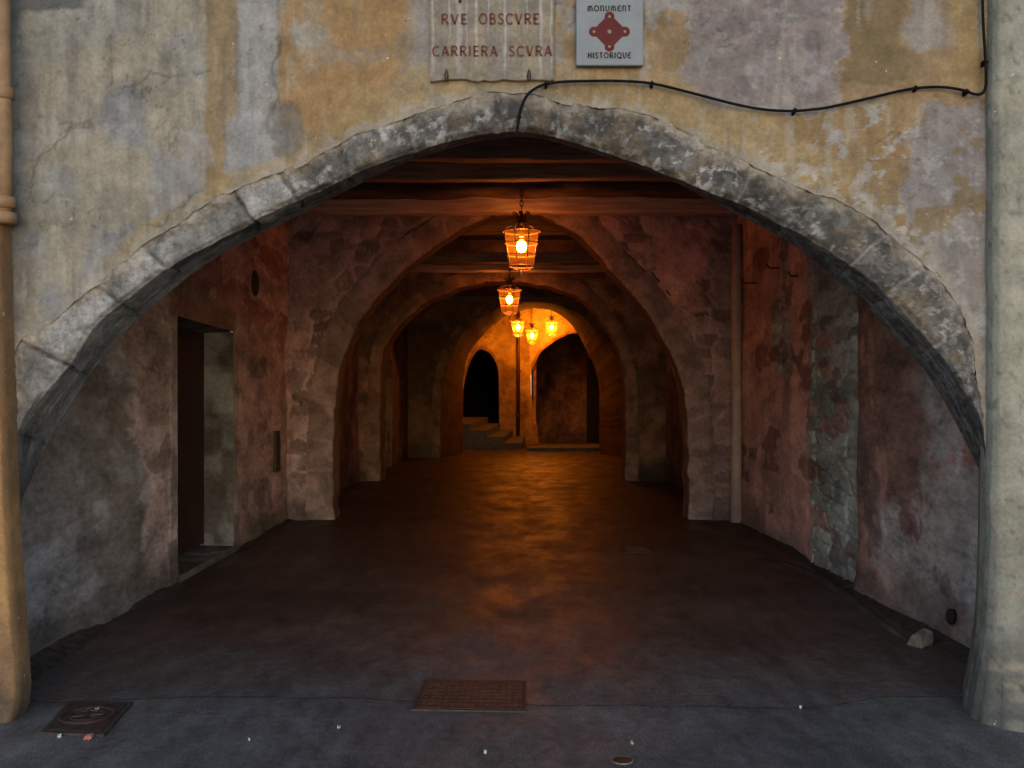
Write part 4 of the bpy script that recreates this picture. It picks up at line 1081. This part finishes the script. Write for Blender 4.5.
def pz(py, Y): return EYE + (HY - py) / F * Y
beam(13.72, pz(213, 13.6), pz(193, 13.6), .26, -3.3, 3.3, 'squared reddish beam set against the second arch wall, directly over the first lantern')
beam(13.25, pz(195, 13.1), pz(179, 13.1), .24, -3.3, 3.3, 'rough rounded dark log lying just above and in front of the squared red beam', 'log', True)
beam(12.55, pz(178, 12.4), pz(159, 12.4), .2, -3.3, 3.3, 'grey-brown beam just above the rough rounded log', 'wood_dark')
beam(11.75, pz(158, 11.6), pz(132, 11.6), .22, -3.3, 3.3, 'dark brown beam nearest the entrance arch, topmost one in sight under the crown', 'wood_dark')
beam(20.45, pz(271, 20.3), pz(264, 20.3), .24, -3.5, 3.5, 'orange-lit beam under the ceiling in front of the third arch, above the second lantern')
beam(19.2, pz(262, 19.1), pz(252, 19.1), .2, -3.5, 3.5, 'dark shadowed beam just in front of the orange-lit one between second and third arches', 'wood_dark')
beam(28.9, pz(302, 28.8), pz(296, 28.8), .24, -3.4, 3.7, 'thin dark beam seen through the third arch, in front of the farthest arch', 'wood_dark')

# ================================================================== FAR CHAMBER
YE = 38.5
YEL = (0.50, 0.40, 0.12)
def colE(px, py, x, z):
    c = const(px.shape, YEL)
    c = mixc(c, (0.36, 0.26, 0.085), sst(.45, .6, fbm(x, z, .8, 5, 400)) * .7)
    c = mixc(c, (0.22, 0.125, 0.07), sst(3.2, 1.2, z + (fbm(x, z, .9, 4, 401) - .5) * 2) * .7)  # lower wall coloured darker, lamp falloff painted in
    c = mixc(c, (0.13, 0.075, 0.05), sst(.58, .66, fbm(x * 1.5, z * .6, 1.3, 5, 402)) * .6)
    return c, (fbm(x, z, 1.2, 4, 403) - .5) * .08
ea = [(463, 446), (463, 410), (464, 384), (469, 365), (474, 355), (480, 349.5), (488, 352), (494, 359), (498, 371), (499, 400), (499, 446)]
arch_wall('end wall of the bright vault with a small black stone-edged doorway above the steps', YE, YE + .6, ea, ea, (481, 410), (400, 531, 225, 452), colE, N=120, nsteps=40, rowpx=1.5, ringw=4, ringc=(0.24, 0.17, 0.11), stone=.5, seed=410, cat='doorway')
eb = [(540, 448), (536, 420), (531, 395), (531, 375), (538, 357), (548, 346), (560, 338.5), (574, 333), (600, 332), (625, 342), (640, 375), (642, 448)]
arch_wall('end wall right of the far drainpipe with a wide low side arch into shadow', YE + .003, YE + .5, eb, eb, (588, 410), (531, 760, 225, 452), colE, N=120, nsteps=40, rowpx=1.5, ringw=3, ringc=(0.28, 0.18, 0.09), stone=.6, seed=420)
# room behind the side arch
rr_ = empty('recess_wall', (3, 42.5, 0), 'mottled brown back wall of the shadowed recess behind the wide side arch', 'wall')
xs = np.linspace(.9, 7.0, 80); zs = np.linspace(-.05, 5.5, 80); Zg, Xg = np.meshgrid(zs, xs, indexing='ij')
c = const(Zg.shape, (0.16, 0.095, 0.05)); c = mixc(c, (0.085, 0.05, 0.032), sst(.42, .6, fbm(Xg, Zg, 1.0, 5, 430)))
c = mixc(c, (0.21, 0.13, 0.06), sst(.54, .64, fbm(Xg, Zg, 1.5, 5, 431)) * .7)
mesh_obj('back_face', np.stack([Xg, np.full(Xg.shape, 42.5), Zg], -1), grid_faces(*Zg.shape), M['dark_plaster'], rr_, c, True)
mb = MB(); mb.box((.82, 38.9, -.05), (.94, 42.5, 5.5)); mb.box((7.0, 38.9, -.05), (7.1, 42.6, 5.5)); mb.box((.82, 38.9, 5.5), (7.1, 42.6, 5.6)); mb.build('side_faces', M['wood_dark'], rr_)
p0 = P(587, 417, 42.4); p1 = P(598, 358, 42.4)
mb = MB(); mb.box((p0[0], 42.38, 0), (p1[0], 42.47, p1[2])); mb.build('door', M['void'], rr_)  # black board, the darkness of the recess doorway in its colour
# passage behind the small doorway
mb = MB(); mb.box((-2.9, 39.1, 0.0), (-2.8, 46, 5)); mb.box((.55, 39.1, 0.0), (.65, 46, 5)); mb.box((-2.9, 46, 0), (.65, 46.1, 5)); mb.box((-2.9, 39.1, 5.0), (.65, 46.1, 5.1))
tag(mb.build('stair_passage', M['void'], None, origin=(-1.1, 42, 0)), 'unlit black passage behind the small doorway at the top of the far steps', 'passage')
# chamber sides and vault
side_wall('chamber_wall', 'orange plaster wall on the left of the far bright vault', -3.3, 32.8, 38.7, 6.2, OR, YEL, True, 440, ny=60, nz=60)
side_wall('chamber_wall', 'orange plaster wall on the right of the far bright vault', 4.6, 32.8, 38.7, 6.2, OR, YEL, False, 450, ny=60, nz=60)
ua = np.linspace(0, math.pi, 60); yv = np.linspace(32.9, 38.6, 30); U, V_ = np.meshgrid(ua, yv, indexing='ij')
X = .75 - 4.1 * np.cos(U); Z = 3.3 + 2.75 * np.sin(U) ** .8
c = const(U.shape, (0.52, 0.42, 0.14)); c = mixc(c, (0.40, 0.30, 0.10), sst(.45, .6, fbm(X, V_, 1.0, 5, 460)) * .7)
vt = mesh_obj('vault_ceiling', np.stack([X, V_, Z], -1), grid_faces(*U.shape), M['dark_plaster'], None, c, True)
vt['kind'] = 'structure'
mb = MB(); mb.box((-3.6, 32.9, 6.3), (5, 38.7, 6.4)); o = mb.build('vault_roof', M['wood_dark']); o['kind'] = 'structure'

# steps up to the small doorway
sp = empty('stone_steps', (-1.0, 37, 0), 'flight of worn stone steps coloured with blue skylight, leading up to the small far doorway', 'steps')
def riser(k):
    return P(488 + 12.5 * k, 417 + 6.3 * k, 38.35), P(470 + 17 * k, 424 + 6.4 * k, 35.8)
prev = (P(440, 417, 38.35), P(430, 424, 35.8))
for k in range(4):
    f, n_ = riser(k)
    a = (prev[0][0], prev[0][1], f[2]); b = f; c_ = n_; d_ = (prev[1][0], prev[1][1], n_[2])
    mb = MB(); t4 = [a, b, c_, d_]
    mb.add(t4 + [(p[0], p[1], -.02) for p in t4], [(3, 2, 1, 0), (4, 5, 6, 7), (0, 1, 5, 4), (1, 2, 6, 5), (2, 3, 7, 6), (3, 0, 4, 7)])
    mb.build('step', M['skyblue_stone'], sp); prev = (f, n_)
mb = MB(); mb.box((.55, 34.5, -.02), (3.3, 35.3, .14), .02, .006); mb.box((.9, 35.31, -.02), (3.3, 38.4, .12), .02, .006)
tag(mb.build('kerb', M['skyblue_stone'], None, origin=(1.9, 34.9, 0)), 'low grey stone kerb crossing the floor before the far side arch', 'kerb')
fp = empty('downpipe', (.25, 38.3, .5), 'thin dark drainpipe on the far wall between the small doorway and side arch', 'downpipe')
mb = MB(); mb.tube([(.235, 38.3, .3), (.235, 38.3, 6.0)], .075, 12); mb.build('pipe', M['iron'], fp, True)
for z in (1.2, 2.9): mb = MB(); mb.lathe([(.075, -.05), (.10, -.04), (.10, .04), (.075, .05)], (.235, 38.3, z), 14); mb.build('bracket', M['iron'], fp)

# ================================================================== LANTERNS
def make_lantern(loc, label, chain, bulb='bulb'):
    root = empty('lantern', loc, label, 'lantern', 'hanging lanterns along the passage')
    x, y, z = loc                                        # loc = centre of the cage
    def W(p): return (x + p[0], y + p[1], z + p[2])
    RT, RB, H = .245, .165, .46; zt = .235; zb = zt - H
    cg = MB(); nbar = 8
    rad = lambda t: RT + (RB - RT) * t
    for t, r in ((0, .011), (.34, .007), (.67, .007), (1, .011)): cg.ring(W((0, 0, zt - H * t)), rad(t), r, 24, 6)
    for k in range(nbar):
        a = 2 * math.pi * (k + .5) / nbar
        cg.tube([W((rad(t) * math.cos(a), rad(t) * math.sin(a), zt - H * t)) for t in (0, .5, 1)], .008, 6)
    cgo = cg.build('cage', M['brass'], root, True)
    gl = MB(); n = 24; vs = []; fs = []
    for t in (0.01, .5, .99):
        for k in range(n):
            a = 2 * math.pi * k / n; vs.append(W(((rad(t) - .016) * math.cos(a), (rad(t) - .016) * math.sin(a), zt - H * t)))
    for i in range(2):
        for k in range(n): fs.append((i * n + k, i * n + (k + 1) % n, i * n + n + (k + 1) % n, i * n + n + k))
    gl.add(vs, fs); gl.build('glow_glass', M['glow_glass'], cgo, True)  # amber shell added inside the open cage to give its glow
    cr = MB()
    for k in range(6):                                    # scrolls from the top ring up to the hook
        a = 2 * math.pi * k / 6 + .3; ca_, sa_ = math.cos(a), math.sin(a)
        prof = [(.242, zt), (.20, zt + .045), (.13, zt + .075), (.075, zt + .12), (.05, zt + .19), (.07, zt + .235), (.105, zt + .25), (.125, zt + .225), (.11, zt + .20), (.09, zt + .212)]
        cr.tube([W((r * ca_, r * sa_, h)) for r, h in prof], .0085, 6)
    cr.lathe([(.012, zt + .06), (.05, zt + .09), (.055, zt + .13), (.03, zt + .16), (.022, zt + .24), (.012, zt + .27)], W((0, 0, 0)), 14)
    cr.build('crown', M['iron'], root, True)
    ch = MB(); h = zt + .27; top = h + chain; i = 0
    while h < top:
        pts = []
        for k in range(12):
            a = 2 * math.pi * k / 12; u = .022 * math.cos(a); w = .042 * math.sin(a)
            pts.append(W((u if i % 2 else 0, 0 if i % 2 else u, h + .03 + w)))
        ch.tube(pts, .0075, 6, True); h += .066; i += 1
    ch.tube([W((0, 0, h - .02)), W((0, 0, h + .03)), W((.03, 0, h + .05))], .009, 6)
    ch.build('chain', M['iron'], root, True)
    fi = MB()
    for k in range(4):
        a = 2 * math.pi * k / 4 + .5
        fi.tube([W((RB * math.cos(a), RB * math.sin(a), zb)), W((.10 * math.cos(a), .10 * math.sin(a), zb - .045)), W((.02 * math.cos(a), .02 * math.sin(a), zb - .06))], .007, 6)
    fi.lathe([(.006, -.15), (.018, -.13), (.010, -.10), (.028, -.07), (.012, -.045)], W((0, 0, zb)), 12)
    fi.build('finial', M['brass'], root, True)
    so = MB(); so.lathe([(.012, zt + .06), (.035, zt + .04), (.035, zt - .06), (.03, zt - .075)], W((0, 0, 0)), 14)
    soo = so.build('socket', M['brass'], root, True)
    bl = MB(); prof = []
    for k in range(13):
        a = math.pi * k / 12; prof.append((max(.002, .066 * math.sin(a) * (1 if k < 7 else 1.0)), .04 + .088 * math.cos(a)))
    bl.lathe(prof, W((0, 0, 0)), 18); bl.build('bulb', M[bulb], soo, True)
    return root
LP = [((521.5, 249.5), 13.05, .20, 'largest wrought iron lantern, hanging nearest under the squared red beam'),
      ((509.5, 301.5), 20.3, .10, 'second nearest lantern, lower and left, in front of the third arch'),
      ((518, 328.5), 34.4, .6, 'leftmost of the three small lanterns in the far vault'),
      ((532, 336.5), 36.6, 1.0, 'lowest middle one of the three small lanterns in the far vault'),
      ((551.5, 328.5), 37.7, .60, 'rightmost of the three small lanterns in the far vault')]
for (a, Yq, chn, lb) in LP:
    make_lantern(P(a[0], a[1], Yq), lb, chn, 'bulb_bright' if Yq > 30 else 'bulb')

# ================================================================== THINGS ON THE GROUND
def G(px, py):
    Y = EYE * F / (py - HY); return ((px - CX) / F * Y, Y)
# rectangular rusty plate
a = [G(424, 681), G(527, 682), G(526, 713), G(411, 711)]
hp = empty('access_cover', (a[0][0] + .25, a[0][1] - .25, 0), 'wide rusty ribbed metal access cover flush in the floor centre front', 'cover')
def slab(mb, q, z0, z1, inset=0):
    cx_ = sum(p[0] for p in q) / 4; cy_ = sum(p[1] for p in q) / 4
    q = [(p[0] + (cx_ - p[0]) * inset, p[1] + (cy_ - p[1]) * inset) for p in q]
    mb.add([(p[0], p[1], z0) for p in q] + [(p[0], p[1], z1) for p in q], [(0, 1, 2, 3), (7, 6, 5, 4), (0, 4, 5, 1), (1, 5, 6, 2), (2, 6, 7, 3), (3, 7, 4, 0)])
mb = MB(); slab(mb, a, .001, .0095); mb.build('frame', M['valve2'], hp)
mb = MB(); slab(mb, a, .005, .0105, .045); mb.build('gap', M['void'], hp)
mb = MB(); slab(mb, a, .006, .0125, .065)
for i in range(16):
    for j in range(9):
        s0, t0 = (i + .5) / 16, (j + .5) / 9
        bx_ = (1 - s0) * ((1 - t0) * a[0][0] + t0 * a[3][0]) + s0 * ((1 - t0) * a[1][0] + t0 * a[2][0])
        by_ = (1 - s0) * ((1 - t0) * a[0][1] + t0 * a[3][1]) + s0 * ((1 - t0) * a[1][1] + t0 * a[2][1])
        if .06 < s0 < .94 and .06 < t0 < .94: mb.box((bx_ - .012, by_ - .008, .0115), (bx_ + .012, by_ + .008, .0140), .002)
rust = noise_mat('rust_plate', (0.030, 0.014, 0.010), (0.085, 0.036, 0.022), 0.6, 14, metallic=0.2, bump=0.5)
mb.build('lid', rust, hp)
# left square manhole
a = [G(69, 703), G(133, 704), G(104, 737), G(40, 735)]
mc = empty('manhole_cover', (a[0][0], a[0][1] - .3, 0), 'square cast iron manhole cover with round ribs at the left foot of the arch', 'manhole cover')
mb = MB(); slab(mb, a, .001, .013); mb.build('frame', M['valve2'], mc)
mb = MB(); slab(mb, a, .006, .0145, .10); mb.build('gap', M['void'], mc)
mb = MB(); slab(mb, a, .008, .0165, .15); cx_ = sum(p[0] for p in a) / 4; cy_ = sum(p[1] for p in a) / 4
mb.build('lid', M['castiron'], mc)
mb = MB(); mb.ring((cx_, cy_, .018), .13, .008, 28, 6); mb.ring((cx_, cy_, .018), .085, .006, 24, 6)
for k in range(4):
    an = math.pi * k / 4 + .3; mb.tube([(cx_ - .08 * math.cos(an), cy_ - .08 * math.sin(an), .0175), (cx_ + .08 * math.cos(an), cy_ + .08 * math.sin(an), .0175)], .005, 6)
mb.build('rib', M['castiron'], mc)
# small covers
def small_cover(px, py, w, d, label):
    gx_, gy_ = G(px, py); r = empty('valve_cover', (gx_, gy_, 0), label, 'cover', 'small covers in the passage floor')
    mb = MB(); mb.box((gx_ - w, gy_ - d, .001), (gx_ + w, gy_ + d, .010), .003); mb.build('frame', M['castiron'], r)
    mb = MB(); mb.box((gx_ - w * .85, gy_ - d * .85, .004), (gx_ + w * .85, gy_ + d * .85, .0125), .002)
    for i in range(4): mb.box((gx_ - w * .7, gy_ - d * .7 + i * d * .4, .012), (gx_ + w * .7, gy_ - d * .7 + i * d * .4 + d * .15, .016))
    mb.build('lid', M['castiron'], r)
small_cover(637, 550, .17, .22, 'small dark iron cover in the middle of the passage floor, before the second arch')
small_cover(746, 555, .19, .22, 'small dark iron cover near the foot of the right red wall')
gx_, gy_ = G(622, 761); vr = empty('valve_cover', (gx_, gy_, 0), 'small round valve cap in the asphalt at the bottom edge', 'cover', 'small covers in the passage floor')
mb = MB(); mb.ring((gx_, gy_, .003), .048, .0045, 24, 6); mb.build('frame', M['valve'], vr, True)
mb = MB(); mb.lathe([(.046, 0.001), (.046, .006), (.01, .008)], (gx_, gy_, 0), 20); mb.build('lid', M['castiron'], vr)
# broken stone by the right wall
def rock(name, px, py, sx, sy, sz, label, cat, mat, seed, group=None, rz=0):
    gx_, gy_ = G(px, py); rng = random.Random(seed); mb = MB()
    mb.box((-sx, -sy, 0), (sx, sy, sz), min(sx, sy, sz) * .22)
    c_, s_2 = math.cos(rz), math.sin(rz); v2 = []
    for (x, y, z) in mb.v:
        k = 1 - .22 * (z / sz); x = x * k + rng.uniform(-.14, .14) * sx; y = y * k + rng.uniform(-.14, .14) * sy; z = max(0.0005, z + rng.uniform(-.12, .12) * sz + .25 * x)
        v2.append((gx_ + x * c_ - y * s_2, gy_ + x * s_2 + y * c_, z))
    mb.v = v2
    return tag(mb.build(name, mat, None, origin=(gx_, gy_, 0)), label, cat, group)
rock('stone_block', 921, 646, (.072), .06, .085, 'broken pale squared stone lying at the foot of the right passage wall', 'stone', M['chip'], 3, rz=.5)
rock('stone_block', 709, 517, .22, .12, .10, 'low heap of pale rubble at the right foot of the second arch', 'stone', M['chip'], 5, rz=.1)
rock('stone_block', 785, 530, .07, .06, .08, 'dull grey stone lying against the foot of the red wall on the right', 'stone', M['skyblue_stone'], 8, rz=.9)
# litter scraps
for i, (px, py, s, lb) in enumerate(((97, 713, .022, 'white paper scrap lying on the square manhole cover'), (60, 737, .018, 'pale scrap at the front corner of the square manhole cover'),
                                   (632, 744, .016, 'tiny white scrap on the asphalt just above the round valve cap'), (800, 708, .013, 'tiny pale scrap on the asphalt right of centre, towards the buttress'),
                                   (339, 728, .013, 'tiny white scrap on the asphalt left of the rusty access cover'), (249, 740, .014, 'tiny white scrap on the asphalt at the bottom left'),
                                   (485, 753, .014, 'tiny white scrap on the asphalt below the rusty access cover'))):
    gx_, gy_ = G(px, py); rng = random.Random(40 + i); mb = MB(); n = 9
    top = []; z0 = .015 if i == 0 else .002
    for k in range(n):
        a_ = 2 * math.pi * k / n; r = s * .62 * rng.uniform(.5, 1.1); top.append((gx_ + r * math.cos(a_), gy_ + r * 1.5 * math.sin(a_), z0 + rng.uniform(.004, .014)))
    mb.add(top + [(p[0], p[1], z0 - .001) for p in top], [tuple(range(n))] + [(k, n + k, n + (k + 1) % n, (k + 1) % n) for k in range(n)])
    tag(mb.build('paper_scrap', M['paper'], None, origin=(gx_, gy_, 0)), lb, 'litter', 'litter scraps on the floor')
gx_, gy_ = G(89, 738); rock('stone_chip', 89, 739, .022, .02, .022, 'small reddish brick chip at the front edge of the square manhole cover', 'stone', noise_mat('brick_chip', (.18, .06, .05), (.3, .1, .08), .8, 20), 12)
# mortar gutter fillet along the right wall foot
gp = [(752, 556), (790, 566), (818, 577), (846, 596), (880, 622), (905, 640)]
mb = MB(); pts = [(*G(*p), -.024) for p in gp]
mb.tube(pts, [.03, .05, .06, .06, .05, .03], 10)
tag(mb.build('gutter_lip', noise_mat('gutter_dirt', (.03, .026, .024), (.075, .065, .06), .95, 9, bump=.6, spec=.1), None, True, origin=(pts[2][0], pts[2][1], 0)), 'low rounded mortar lip along the floor at the foot of the right wall', 'kerb')

# ================================================================== WORLD, SUN, CAMERA
SUN_EL, SUN_AZ = R(12), R(-6)                               # low wide sun from behind the camera, standing in for a flash
w = bpy.data.worlds.new('World'); scene.world = w; w.use_nodes = True
nt = w.node_tree; bg = nt.nodes['Background']
sky = nt.nodes.new('ShaderNodeTexSky'); sky.sky_type = 'NISHITA'; sky.sun_disc = False
sky.sun_elevation = SUN_EL; sky.sun_rotation = math.pi + SUN_AZ
sky.air_density = 1.2; sky.dust_density = 1.0; sky.ozone_density = 3.0
nt.links.new(sky.outputs['Color'], bg.inputs['Color']); bg.inputs['Strength'].default_value = 0.15
sl = bpy.data.lights.new('flash_sun', 'SUN'); sl.energy = 0.8; sl.angle = R(95); sl.color = (1.0, 0.985, 0.97)
so = bpy.data.objects.new('flash_sun', sl); COL.objects.link(so)
dirv = Vector((math.sin(-SUN_AZ) * math.cos(SUN_EL), math.cos(SUN_AZ) * math.cos(SUN_EL), -math.sin(SUN_EL)))
so.rotation_euler = dirv.to_track_quat('-Z', 'Y').to_euler()
so.location = (0, -20, 12)

cam = bpy.data.cameras.new('camera'); co = bpy.data.objects.new('camera', cam); COL.objects.link(co)
co.location = (0, 0, EYE); co.rotation_euler = (R(90), 0, 0)
cam.sensor_width = 36; cam.lens = 36 * F / 1024; cam.shift_y = (HY - 384) / 1024
cam.clip_start = .05; cam.clip_end = 1000
scene.camera = co
vs_ = scene.view_settings; vs_.view_transform = 'Standard'; vs_.look = 'None'; vs_.exposure = 1.1; vs_.gamma = 1
